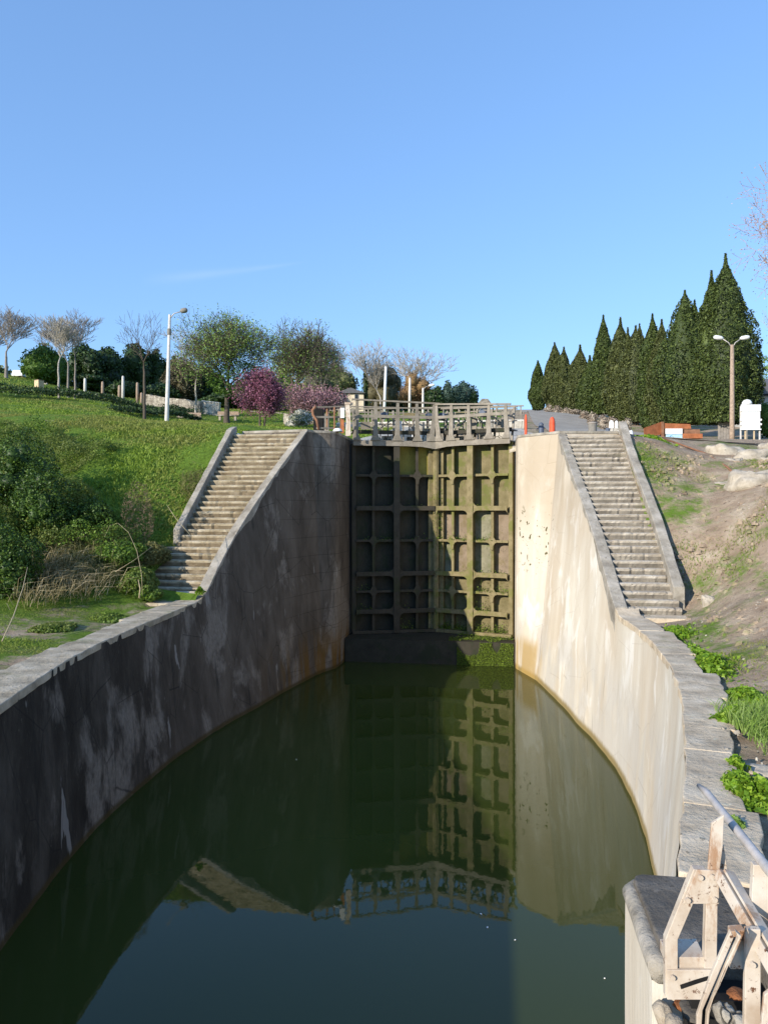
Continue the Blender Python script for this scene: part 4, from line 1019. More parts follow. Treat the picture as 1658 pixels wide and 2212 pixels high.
# right edge: the overhanging bare plane tree, pale tree behind
tree(1800, 24, 340, 330, 'bare tree with pinkish buds reaching in over the right side of the sky', 'pinkbud', 'bark_pink', 0.38, 6, 21, 0.030, 2, 0.10, 3, 0.05, 0.9, 0.22, 0.007, cat='tree')
tree(1672, 95, 672, 120, 'pale feathery bare tree behind the nearest cypress', 'sage', 'bark_pale', 0.25, 5, 22, 0.09, 1, 0.4, 3, 0.45, 0.5, 0.14, 0.02)
bush(1650, 88, 770, 90, 'pale grey-green leafy tree above the grey roof', 'sage', 23, 3500, 0.14, 'tree', 'tree', trunk=1, low=0.25, core=0)
bush(1652, 60, 868, 50, 'clipped green shrub beside the white notice board', 'fresh', 24, 2500, 0.10, 'shrub', 'shrub')

# left park, from the outer edge to the gate
tree(14, 78, 655, 130, 'bare tree at the very edge of the park beside the white sheet', None, 'bark_grey', 0.28, 5, 31, twig=0.016, spread=0.5, up=0.45, r0=0.16)
tree(-25, 84, 690, 120, 'bare tree partly cut by the edge of the view', None, 'bark_grey', 0.3, 5, 30, twig=0.016, spread=0.5, up=0.45, r0=0.15)
tree(127, 54, 690, 95, 'leaning pale bare tree, outer one of the three together', None, 'bark_pale', 0.45, 5, 32, twig=0.012, spread=0.5, up=0.45, r0=0.08, group='bare young trees in the park')
tree(148, 62, 688, 120, 'bare tree with a thin dark trunk, middle one of the three together', None, 'bark_grey', 0.42, 5, 33, twig=0.012, spread=0.5, up=0.45, r0=0.09, group='bare young trees in the park')
tree(163, 63, 684, 105, 'bare tree with a straight pale trunk, inner one of the three together', None, 'bark_grey', 0.45, 5, 34, twig=0.012, spread=0.5, up=0.45, r0=0.08, group='bare young trees in the park')
tree(312, 46, 674, 104, 'bare forked tree standing alone beside the lamp post', None, 'bark_dark', 0.46, 4, 35, twig=0.007, r0=0.09, spread=0.8, group='bare young trees in the park')
tree(423, 62, 715, 110, 'small bare tree with a straight pale trunk near the bench', 'sage', 'bark_pale', 0.45, 5, 36, 0.05, 1, 0.2, twig=0.012, r0=0.085)
bush(92, 88, 742, 108, 'round fresh green tree behind the bare trees', 'fresh', 41, 6000, 0.17, 'tree', 'tree', nb=9, trunk=1)
for q, (px, top, w_, d_, mt, lab) in enumerate([
    (185, 738, 84, 96, 'ever', 'dark evergreen tree just behind the three bare trees'), (240, 745, 90, 100, 'ever', 'dark evergreen tree behind the timber stakes'),
    (292, 738, 86, 104, 'ever', 'dark evergreen tree with a peaked top behind the forked bare tree'), (340, 748, 66, 106, 'ever', 'dark evergreen tree beside the lamp post'),
    (388, 766, 96, 92, 'brownish', 'brown bare-twigged thicket tree behind the lamp post'), (446, 790, 90, 96, 'ever', 'dark bushy tree behind the white panel wall'),
    (516, 820, 90, 90, 'ever', 'low dark bushy tree behind the magenta tree')]):
    bush(px, d_, top, w_, lab, mt, 50 + q, 6500, 0.19, 'bushy_tree', 'tree', nb=10, trunk=1)
# under-storey below the dark trees
for q, (px, top, w_) in enumerate([(200, 812, 110), (270, 822, 110), (345, 825, 90), (470, 850, 110), (560, 858, 90)]):
    bush(px, 92 - q, top, w_, ['dark shrub under the evergreens behind the three bare trees', 'dark shrub behind the row of timber stakes', 'dark shrub above the end of the stone wall', 'dark shrub behind the white panel wall', 'dark shrub behind the magenta tree'][q], 'ever', 70 + q, 2600, 0.17, 'shrub', 'shrub')
tree(490, 62, 688, 190, 'large spreading tree in young leaf beside the magenta tree', 'sage', 'bark_dark', 0.20, 6, 61, 0.075, 3, 0.30, 3, 0.12, 0.85, 0.24, 0.013)
bush(500, 61, 775, 150, 'fresh green leafy shrub growing under the large spreading tree', 'fresh', 62, 4200, 0.10, 'shrub', 'shrub', low=0.42, core=0, nb=9, depth=3.0)
tree(630, 78, 712, 150, 'half bare tree behind the pink blossom', 'sage', 'bark_dark', 0.2, 6, 63, 0.085, 1, 0.35, 3, 0.15, 0.85, 0.22, 0.018)
tree(700, 88, 728, 125, 'wide bare tree before the cream house', 'sage', 'bark_grey', 0.2, 6, 64, 0.07, 1, 0.3, 3, 0.15, 0.9, 0.2, 0.022)
tree(563, 46, 810, 76, 'magenta flowering tree with two thin stems at the head of the stairs', 'judas', 'bark_dark', 0.30, 5, 65, 0.055, 9, 0.20, 3, 0.10, 1.0, 0.07, 0.012, name='flowering_tree', trunks=2)
tree(668, 56, 836, 135, 'paler pink flowering tree behind the railings', 'judas_b', 'bark_dark', 0.22, 5, 66, 0.06, 7, 0.26, 3, 0.05, 1.0, 0.07, 0.012, name='flowering_tree')
bush(645, 50, 882, 64, 'rounded shrub covered in small white flowers', 'whiteflower', 67, 3000, 0.06, 'flowering_shrub', 'shrub', depth=1.6)
bush(726, 112, 782, 100, 'mossy olive tree behind the cream house', 'olive', 68, 6500, 0.17, 'bushy_tree', 'tree', trunk=1, nb=9, low=0.12)
bush(600, 90, 768, 110, 'light green leafy tree filling in behind the magenta tree', 'sage', 90, 5200, 0.15, 'bushy_tree', 'tree', trunk=1, nb=10, core=0.4)
bush(668, 98, 778, 90, 'yellow-olive tree above the paler pink blossom', 'olive', 91, 4200, 0.15, 'bushy_tree', 'tree', trunk=1, nb=9, core=0.4)
bush(560, 94, 790, 80, 'fresh green tree between the spreading tree and the magenta tree', 'fresh', 92, 3200, 0.15, 'bushy_tree', 'tree', trunk=1, nb=8, core=0.4)
bush(690, 102, 800, 80, 'olive green bushy tree over the pale pink blossom', 'olive', 69, 4200, 0.16, 'bushy_tree', 'tree', trunk=1, nb=8)
bush(830, 112, 784, 112, 'wide grey-brown leafless thicket behind the white mast', 'brownish', 81, 8000, 0.15, 'bushy_tree', 'tree', nb=10, aspect=0.35)
tree(822, 104, 742, 110, 'bare tree rising from the grey-brown thicket', None, 'bark_pale', 0.2, 5, 82, twig=0.022, r0=0.14, up=0.4)
tree(893, 100, 756, 110, 'bare tree between the two slim lamp posts', None, 'bark_pale', 0.2, 5, 83, twig=0.022, r0=0.14, up=0.35)
bush(895, 98, 806, 88, 'rust coloured bushy tree behind the small street lamp', 'rustleaf', 84, 5500, 0.13, 'bushy_tree', 'tree', nb=9, trunk=1, aspect=0.4)
bush(940, 96, 832, 58, 'green bushy tree between the rust tree and the pine', 'ever', 85, 3600, 0.14, 'bushy_tree', 'tree', nb=7, trunk=1)
bush(1002, 110, 822, 68, 'blue-green umbrella pine near the far roof', 'pine', 86, 4200, 0.15, 'pine_tree', 'pine tree', nb=8, trunk=2, low=0.12)
bush(966, 112, 820, 34, 'small blue-green pine touching the umbrella pine', 'pine', 87, 1500, 0.15, 'pine_tree', 'pine tree', nb=5, trunk=1, low=0.2)
bush(1024, 108, 845, 24, 'small black-green conifer beside the far roof', 'ever', 88, 1000, 0.14, 'shrub', 'shrub', nb=4)
bush(788, 106, 776, 14, 'tiny dark pointed conifer above the grey-brown thicket', 'ever', 89, 900, 0.14, 'conifer', 'tree', nb=3)

def hedge(path, hgt, wid, label, seed):
    nr = np.random.default_rng(seed); P = [];
    for (a, b_) in zip(path[:-1], path[1:]):
        A = np.array(xy_at(*a)); B = np.array(xy_at(*b_)); n = int(np.linalg.norm(B - A) * 420); t = nr.uniform(0, 1, n)[:, None]
        Q = A + (B - A) * t + nr.normal(size=(n, 2)) * wid * 0.4; P.append(Q)
    P = np.concatenate(P); z = heights(P[:, 0], P[:, 1]); h = hgt * (1 + 0.35 * vnoise(np.stack([P[:, 0], P[:, 1], z], 1), 0.8)) * nr.uniform(0.1, 1, len(P)) ** 0.5
    V, F = leaf_geo(np.stack([P[:, 0], P[:, 1], z + h], 1), 0.07, 0.6); o0 = V.mean(0)
    o = np_mesh('hedge', V - o0, F, 4, M['ever']); o.location = tuple(o0); tag(o, label, 'hedge')
hedge([(-30, 50), (60, 51), (150, 54), (260, 60), (420, 70)], 0.75, 1.5, 'long low dark hedge crossing the park lawn below the stakes', 501)
hedge([(250, 47), (340, 52), (425, 58)], 0.45, 0.8, 'short low hedge strip nearer than the long one', 502)
# far-off wood closing the ridge
P = []
for px in np.arange(-250, 1040, 7):
    d_ = 128 + 8 * math.sin(px * 0.05); x, y = xy_at(px, d_); top = 800 + 0.06 * max(0, px) + 10 * math.sin(px * 0.031) + R.uniform(-6, 6)
    if px > 640: top = 836 + (px - 640) * 0.1 + R.uniform(-4, 4)
    z0 = gz(x, y) - 0.5; h = max(1.0, z_at(top, d_) - z0); m = 150
    P.append(np.stack([x + NR.normal(size=m) * 1.1, y + NR.normal(size=m) * 1.4, z0 + h * NR.uniform(0, 1, m) ** 0.8], 1))
P = np.concatenate(P); Vv, Ff = leaf_geo(P, 0.34, 0.6)
tag(np_mesh('far_wood', Vv, Ff, 4, M['ever']), 'dark far-off wood along the ridge behind the park trees', 'wood', kind='stuff')

# ------------------------------------------------------------------ bank and lawn vegetation
def scatter_ground(n, x0, x1, y0, y1, test=None, rng=NR):
    X = rng.uniform(x0, x1, n); Y = rng.uniform(y0, y1, n)
    k_ = ~poly_in(X, Y, hole)
    if test is not None: k_ &= test(X, Y)
    X, Y = X[k_], Y[k_]; return np.stack([X, Y, heights(X, Y) - 0.02], 1)
def mask(P, s, thr, off=0.0): return vnoise(P + off, s) > thr
# short grass of the bank and the park
P1 = scatter_ground(90000, -24, -6.6, 17.5, 32, lambda X, Y: (Y > 18 + 0 * X))
P1b = scatter_ground(60000, -42, -3.3, 30, 58)
P1c = scatter_ground(26000, -60, -4, 56, 92)
dist = lambda P: np.hypot(P[:, 0] - CAM.x, P[:, 1])
G_ = []
for P_, h_ in ((P1, 0.10), (P1b, 0.11), (P1c, 0.14)):
    h = h_ * (1 + 0.5 * vnoise(P_, 0.5)); G_.append(blade_geo(P_, h, 0.008 + 0.0004 * dist(P_), 0.45))
V, F = join_geo(G_); tag(np_mesh('park_grass', V, F, 4, M['grass']), 'green grass over the park and the upper bank', 'grass', kind='stuff')
# quay turf on the left, patches
P2 = scatter_ground(90000, -11, -5.1, 4, 18.2); P2 = P2[mask(P2, 0.8, 0.02)]
V, F = blade_geo(P2, 0.05, 0.006, 0.5); tag(np_mesh('quay_turf', V, F, 4, M['grass']), 'patches of short turf on the quay beside the shaded wall', 'grass', kind='stuff')
# low leafy cover of the bank
P3 = scatter_ground(230000, -20, -6.9, 12.5, 26.0, lambda X, Y: (X < -7.3) | (Y > 18))
keepb = (P3[:, 2] > 3.5) & (vnoise(P3, 0.35) + 0.55 * np.clip((-P3[:, 0] - 9.5) / 6, -1, 1) + 0.30 * np.clip((6.0 - P3[:, 2]) / 1.5, 0, 1) - 0.10 * np.clip(P3[:, 2] - 6.8, 0, 9) > -0.02)
keepb &= (P3[:, 0] < -10.2 + 1.2 * vnoise(P3, 0.6)) | (P3[:, 2] < 6.0 + 0.8 * vnoise(P3, 0.7)); keepb &= P3[:, 2] < 8.3 + 0.4 * vnoise(P3, 0.9)
P3 = P3[keepb]; mound = np.clip(0.42 + 0.75 * vnoise(P3, 0.75) + 0.4 * vnoise(P3, 1.9), 0.05, 1.2) * np.clip((P3[:, 2] - 3.4) / 0.6, 0.15, 1)
P3[:, 2] += mound * NR.uniform(0.35, 1.0, len(P3)) ** 0.6 + NR.exponential(0.03, len(P3))
V, F = leaf_geo(P3, 0.032, 0.55); tag(np_mesh('bank_undergrowth', V, F, 4, M['bramble']), 'tangled leafy undergrowth covering the steep bank', 'undergrowth', kind='stuff')
# dry scrub tint
P3 = scatter_ground(90000, -15, -6.9, 14, 25, lambda X, Y: (X < -7.2) | (Y > 18.2)); P3 = P3[(P3[:, 2] > 3.5) & (P3[:, 2] < 6.6 + vnoise(P3, 0.7)) & mask(P3, 0.45, 0.05, 31)]
P3[:, 2] += 0.3 * np.clip(0.5 + vnoise(P3, 0.9), 0, 1) + NR.exponential(0.10, len(P3)); V, F = blade_geo(P3, 0.20, 0.006, 0.9); tag(np_mesh('dry_scrub', V, F, 4, M['scrub']), 'olive dry scrub stems on the bank beside the staircase', 'scrub', kind='stuff')
# tall straw-coloured grass combed down the slope
ps = []
for px_, py_, d_, r_, m in ((110, 1260, 17.0, 0.7, 550), (180, 1265, 17.2, 0.8, 600), (60, 1310, 15.8, 0.6, 350), (140, 1300, 16.4, 0.7, 550), (235, 1280, 17.6, 0.5, 250), (165, 1200, 18.4, 0.8, 500), (110, 1180, 18.6, 0.6, 300)):
    c = at_depth(px_, py_, d_); ps.append(np.stack([c.x + NR.normal(size=m) * r_ * 0.6, c.y + NR.normal(size=m) * r_ * 0.5, 0 * np.zeros(m)], 1))
ps = np.concatenate(ps); ps = ps[~poly_in(ps[:, 0], ps[:, 1], hole)]; ps[:, 2] = heights(ps[:, 0], ps[:, 1]); ps = ps[ps[:, 2] > 3.3]
ps[:, 2] += NR.uniform(0, 0.25, len(ps))
V, F = blade_geo(ps, 0.62, 0.007, 0.38, (0.5, -0.35), curve=0.75)
tag(np_mesh('tall_dry_grass', V, F, 4, M['straw']), 'long straw-coloured grass leaning down the bank above the quay', 'dry grass', kind='stuff')
# individual shrubs on the left bank
for q, (px, py, d_, top, w_, mt, lab) in enumerate([
    (95, 0, 20.0, 985, 130, 'bramble_dark', 'tall dark bramble between the border and the mid bank mound'),
    (20, 0, 17.6, 1130, 130, 'bramble_dark', 'tall dark bramble just above the straw grass at the border'),
    (200, 0, 20.6, 1075, 110, 'bramble_dark', 'dark bramble patch in the middle of the slope'),
    (40, 0, 21.5, 925, 190, 'bramble_dark', 'big dark leafy bramble at the top edge of the bank by the picture border'),
    (-20, 0, 19.0, 1090, 130, 'bramble', 'dark bramble lower down at the picture border'),
    (150, 0, 21.5, 1025, 130, 'bramble', 'mid green bramble mound halfway up the bank'),
    (255, 0, 19.6, 1165, 120, 'bramble', 'fresh green bramble mound right of the straw grass'),
    (300, 0, 18.9, 1225, 90, 'bramble', 'leafy bramble beside the lower steps'),
    (330, 0, 20.2, 1170, 70, 'scrub', 'dry scrubby bush pressed against the lower stairs'),
    (322, 0, 18.6, 1262, 60, 'bramble', 'low dark bramble at the foot of the stairs'),
    (235, 0, 16.9, 1325, 100, 'bramble', 'low leafy clump at the edge of the quay'),
    (120, 0, 15.4, 1345, 90, 'bramble', 'leafy clump where the straw grass meets the quay')]):
    bush(px, d_, top, w_, lab, mt, 100 + q, int(6000 + w_ * 90), 0.034, 'shrub', 'shrub', None, nb=14, core=0.35)
bush(300, 20.6, 1035, 66, 'brown dead thicket of bare twigs high on the bank', 'dead', 121, 3200, 0.05, 'dead_bush', 'bush', aspect=0.12, core=0)
# bare bent stems
def stem(ptsD, r, label):
    b = MB(); P = [at_depth(*p) for p in ptsD]; b.tube(P, [r * (1 - 0.6 * i / (len(P) - 1)) for i in range(len(P))], 6)
    return tag(b.build('dead_branch', M['straw_stem'], smooth=True), label, 'branch')
stem([(308, 1285, 17.9), (306, 1240, 17.9), (296, 1190, 18.2), (278, 1150, 18.4), (255, 1130, 18.5), (238, 1135, 18.4), (226, 1160, 18.2)], 0.006, 'bare bent branch arching over the brambles')
stem([(250, 1235, 17.4), (290, 1210, 17.6), (330, 1180, 18.0)], 0.006, 'thin dead stem slanting across the scrub')
stem([(360, 1090, 20.2), (380, 1120, 20.0), (415, 1160, 19.8)][::-1], 0.009, 'thin pale stem running down the scrub beside the parapet')
stem([(301, 1292, 17.6), (303, 1272, 17.6), (299, 1252, 17.6)], 0.02, 'short broken pinkish stump at the foot of the stairs')
stem([(5, 1385, 13.6), (30, 1330, 14.4), (50, 1270, 15.4), (60, 1225, 16)], 0.011, 'long dead stalk at the picture border of the bank')

# right bank: grass patches, weeds, tall grass
P4 = scatter_ground(160000, 4.3, 20, 4, 27); P4 = P4[vnoise(P4 + 5, 0.42) + 0.5 * vnoise(P4, 1.7) > 0.02]
V, F = blade_geo(P4, 0.065 * (1 + 0.4 * vnoise(P4, 1)), 0.006, 0.5); tag(np_mesh('bank_grass', V, F, 4, M['grass']), 'thin patches of grass on the bare right bank', 'grass', kind='stuff')
def weed(px, py, d, w_, h, label, mat='weed', leaf=0.035, n=1500, depth=None, name='weed_clump', seed=0):
    nr = np.random.default_rng(900 + seed); c = at_depth(px, py, d); z = gz(c.x, c.y); rx = w_ / 2 / FPX * d; ry = depth or rx
    root = empty(name, (c.x, c.y, z), 0, label, 'weed')
    P = np.stack([nr.normal(size=n) * rx * 0.5, nr.normal(size=n) * ry * 0.5, 0 * np.zeros(n)], 1)
    P[:, 2] = h * np.clip(1 - (P[:, 0] / rx) ** 2 - (P[:, 1] / ry) ** 2, 0.08, 1) * nr.uniform(0.2, 1, n) + (heights(P[:, 0] + c.x, P[:, 1] + c.y) - z)
    V, F = leaf_geo(P, leaf, 0.75, None, 0.9, 0.8, nr); np_mesh('leaves', V, F, 4, M[mat], root)
    m = n // 8; Q = P[:m].copy(); B_ = Q.copy(); B_[:, 2] = heights(B_[:, 0] + c.x, B_[:, 1] + c.y) - z - 0.02; B_[:, :2] *= 0.6
    V, F = seg_geo(np.concatenate([B_, Q, np.full((m, 1), 0.004), np.full((m, 1), 0.002)], 1), 3); np_mesh('stalks', V, F, 4, M['weed'], root)
    return root
weed(1492, 1395, 12.6, 70, 0.16, 'bright green trailing weeds beside the coping below the stairs', n=1700, depth=1.6, seed=1)
weed(1530, 1430, 11.4, 66, 0.20, 'bright yellow-green leafy weeds spilling over the coping', n=2000, depth=0.55, seed=2)
weed(1450, 1352, 14.6, 70, 0.12, 'low green weeds at the foot of the grey stairs', n=1300, depth=0.7, seed=3)
weed(1602, 1500, 9.6, 90, 0.14, 'pale green leafy weeds behind the coping, farther clump', n=1600, seed=4)
weed(1590, 1560, 8.4, 80, 0.14, 'pale green leafy weeds behind the coping, nearer clump', n=1400, seed=5)
weed(1412, 968, 26.0, 58, 0.16, 'bright green weeds at the head of the grey stairs', n=1300, depth=0.8, seed=6, leaf=0.06)
weed(1385, 1285, 17.9, 44, 0.16, 'green weeds growing on the lowest grey steps', n=700, depth=0.4, seed=7)
weed(1370, 1248, 18.7, 44, 0.10, 'thin green weeds on a worn grey step', n=400, depth=0.2, seed=8)
weed(1600, 1716, 6.3, 70, 0.16, 'leafy weeds beside the near handrail', n=1300, depth=0.3, seed=9)
weed(1648, 1700, 6.2, 60, 0.14, 'leafy weeds by the picture border above the handrail', n=1100, depth=0.3, seed=10)
weed(1590, 1772, 5.6, 34, 0.07, 'tiny grassy tuft between the quay stones', 'grass_r', n=500, depth=0.15, seed=11)
weed(1590, 1658, 6.9, 26, 0.08, 'small leafy sprig on the coping edge', n=250, depth=0.12, seed=12)
weed(432, 1290, 18.9, 16, 0.16, 'tiny yellow-green tuft at the foot of the shaded parapet', n=200, depth=0.12, seed=13)
c = at_depth(1640, 1570, 7.9); P5 = np.stack([c.x + NR.uniform(-0.25, 1.9, 5200), c.y + NR.normal(size=5200) * 0.42, np.zeros(5200)], 1); P5[:, 2] = heights(P5[:, 0], P5[:, 1])
V, F = blade_geo(P5, 0.20, 0.0045, 0.25, (0.1, -0.1)); tag(np_mesh('tall_grass', V, F, 4, M['grass_r']), 'thick tall blue-green grass on the quay behind the coping', 'grass', kind='stuff')
def litter(Q, r0, r1, mat, name, label, kindname):
    Vv = []; Ff = []; n_ = 0
    for p in Q:
        r = r0 + (r1 - r0) * R.random() ** 2.5; ph = R.uniform(0, 2)
        a = [(math.cos(t + ph) * r * R.uniform(.7, 1.2), math.sin(t + ph) * r * R.uniform(.7, 1.2)) for t in (0, 1.3, 2.5, 3.8, 5.0)]
        Vv += [(p[0] + x, p[1] + y, p[2] - 0.01) for x, y in a] + [(p[0] + x * R.uniform(.4, .8), p[1] + y * 0.6, p[2] + r * R.uniform(.4, 1.0)) for x, y in a]
        for i in range(5): Ff.append((n_ + i, n_ + (i + 1) % 5, n_ + 5 + (i + 1) % 5, n_ + 5 + i))
        Ff.append(tuple(n_ + 5 + i for i in range(5))); n_ += 10
    b = MB(); b.v = Vv; b.f = Ff; tag(b.build(name, mat, fix=False), label, kindname, kind='stuff')
Q = scatter_ground(2600, 4.4, 9, 4, 17)
litter(Q[:1500], 0.012, 0.045, M['rubble'], 'gravel', 'loose pale stones and gravel littering the quay below the bank', 'gravel')
Q = scatter_ground(9000, 6.3, 19, 7, 27)
litter(Q, 0.02, 0.10, M['ground'], 'soil_clods', 'crumbly clods of earth over the bare right bank', 'soil')
# ------------------------------------------------------------------ things on the banks
def wp(px, py, d): return at_depth(px, py, d)
def place(px, d): 
    x, y = xy_at(px, d); return x, y, gz(x, y)
def rock(px, py, d, w, h, label, seed, mat='rock', dd=None, flat=0.35, name='rock', group=None):
    """an irregular boulder resting on the ground; w, h in photo pixels"""
    rr = random.Random(seed); c = at_depth(px, py, d); rx = w / 2 / FPX * d; z = min(gz(c.x, c.y), gz(c.x + 0.1, c.y - rx * 0.7)) + (0.0 if rx < 0.5 else 0.05); rz = h / FPX * d; ry = dd or rx * 0.8
    n, m = 34, 16; V = []
    for i in range(m + 1):
        v = -0.7 + (math.pi * 0.5 + 0.7) * i / m
        for k in range(n):
            a = 2 * math.pi * k / n; V.append((math.cos(a) * max(0, math.cos(v)) ** flat, math.sin(a) * max(0, math.cos(v)) ** flat, math.sin(v)))
    V = np.array(V); s_ = 1 + 0.26 * vnoise(V * 1.3 + seed * 3.7, 1.2)[:, None] + 0.13 * vnoise(V + seed, 3.2)[:, None] + 0.07 * np.abs(vnoise(V + seed, 7.0))[:, None]
    V = V * s_ * np.array([rx, ry, rz]); V[:, 2] -= 0.06 + 0.28 * rz
    V = np.concatenate([V, [[0, 0, float(V[-n:, 2].mean())]]])
    F = [(i * n + k, i * n + (k + 1) % n, (i + 1) * n + (k + 1) % n, (i + 1) * n + k) for i in range(m) for k in range(n)]
    me = bpy.data.meshes.new(name); me.from_pydata([tuple(p) for p in V], [], F); o = link_mesh(name, me, M[mat], None, True)
    o.location = (c.x, c.y, z); return tag(o, label, name, group)
# rocks edging the asphalt on the right
for a in [(1564, 992, 24.5, 96, 36, 'big pale weathered rock edging the asphalt, leftmost of the line', 1), (1618, 998, 23.6, 84, 26, 'broken layered pale rock between the two big edging rocks', 2),
          (1668, 988, 24.4, 70, 30, 'pale edging rock cut by the picture border', 3), (1628, 1056, 20.2, 108, 38, 'smooth cream boulder on the grassy slope below the asphalt', 4),
          (1560, 1040, 21.2, 44, 12, 'flat pale slab half buried in the bare slope', 5), (1532, 1298, 16.4, 34, 28, 'squat pale stone on the lower bank beside the grey stairs', 6),
          (1640, 1690 - 30, 6.9, 90, 16, 'flat worn slab bedded in the quay beside the tall grass', 7), (1655, 1830, 5.2, 120, 14, 'cracked flat stone on the quay below the handrail', 8),
          (1585, 1010, 23.0, 40, 16, 'small broken stone at the foot of the layered rock', 9), (1655, 1013, 22.6, 34, 14, 'small pale stone right of the broken layered rock', 10)]:
    rock(*a)
rock(110, 914, 29, 26, 9, 'pale rock lying in the park grass', 11); rock(421, 944, 26, 32, 3, 'thin pale slab lying flat in the lawn', 12); rock(582, 930, 25.2, 18, 9, 'small pale stone at the head of the shaded stairs', 13)
for i, (px, py, d) in enumerate(((1500, 1040, 21.8), (1522, 1120, 19.4), (1610, 1180, 15.8), (1640, 1300, 12.6), (1560, 1360, 13.2), (1600, 1440, 10.6), (1575, 1468, 10.2), (1645, 1440, 10.3), (1490, 1210, 18.6))):
    rock(px, py, d, R.uniform(9, 16), R.uniform(3, 6), 'small loose pale stone scattered on the bare bank', 20 + i, name='stone', group='loose stones on the bare bank')
# rusty edging strip of the slope
b = MB(); pts_ = [(1432, 952, 27.2), (1470, 968, 26), (1520, 995, 24.4), (1570, 1028, 22.2), (1612, 1062, 20)]
pp = []
for q in pts_:
    c = at_depth(*q); pp.append(Vector((c.x, c.y, gz(c.x, c.y) + 0.05)))
b.tube(pp, 0.035, 6); tag(b.build('edging_strip', M['corten_d'], smooth=True), 'thin rusty edging strip running down beside the bare slope', 'edging')

def post_lamp(px, d, top, label, arms, r0=0.11, r1=0.07, mat='concpost', lean=0.0, lampmat='white', name='street_lamp', group=None):
    x, y, z = place(px, d); H = z_at(top, d) - z
    root = empty(name, (x, y, z), 0, label, 'street lamp', group)
    MB().lathe([(r0, -0.2), (r0, 0.4), (r1, H)], n=14).build('pole', M[mat], root, smooth=True)
    ax = Vector((CS, SN, 0))
    for (dx, dz, ln) in arms:   # offsets in photo pixels of the lamp head from the pole top
        k_ = d / FPX; e = ax * dx * k_ + Vector((0, 0, H + dz * k_)); sgn = 1 if dx > 0 else -1
        MB().tube([Vector((0, 0, H - 0.25)), ax * (dx * 0.35) * k_ + Vector((0, 0, H + dz * 0.35 * k_)), e], 0.03, 7).build('arm', M['galv'], root, smooth=True)
        b = MB(); L_ = ln * k_; c0 = e - ax * sgn * 0.1; c1 = e + ax * sgn * L_ + Vector((0, 0, 0.10))
        b.tube([c0, c0.lerp(c1, 0.2), c0.lerp(c1, 0.6), c0.lerp(c1, 0.9), c1], [0.05, 0.13, 0.15, 0.12, 0.04], 12)
        b.build('lamp_head', M[lampmat], root, smooth=True)
    if lean: root.rotation_euler = (0, lean, 0)
    return root
post_lamp(1580, 51, 745, 'twin-armed street lamp on a brown post before the tallest cypress', [(-22, 14, 18), (20, 14, 18)], 0.17, 0.12, 'woodpost')
lp = post_lamp(360, 42, 680, 'tall white street lamp standing alone on the lawn', [(26, 8, 12)], 0.12, 0.075, 'concpost', 0.03, 'bin')
b = MB(); b.lathe([(0.11, 5.2), (0.12, 5.25), (0.12, 5.5), (0.1, 5.55)], n=12); b.build('junction_box', M['bin'], lp)
post_lamp(913, 80, 838, 'small street lamp with a white head above the gate railing', [(14, 5, 12)], 0.14, 0.10)
def mast(px, d, top, label, r=0.13, mat='white', lean=0.0):
    x, y, z = place(px, d); H = z_at(top, d) - z; root = empty('mast', (x, y, z), 0, label, 'post')
    MB().lathe([(r, -0.2), (r * 0.95, H * 0.5), (r * 0.8, H)], n=12).build('shaft', M[mat], root, smooth=True)
    MB().lathe([(r * 0.95, H), (r * 0.95, H + 0.05), (r * 0.4, H + 0.12)], n=12).build('cap', M['bin'], root); root.rotation_euler = (0, lean, 0)
mast(829, 66, 792, 'thick white mast rising behind the gate railing', 0.13, 'white', 0.035)
mast(884, 78, 816, 'slim pale mast between the white mast and the small street lamp', 0.14, 'concpost', 0.01)

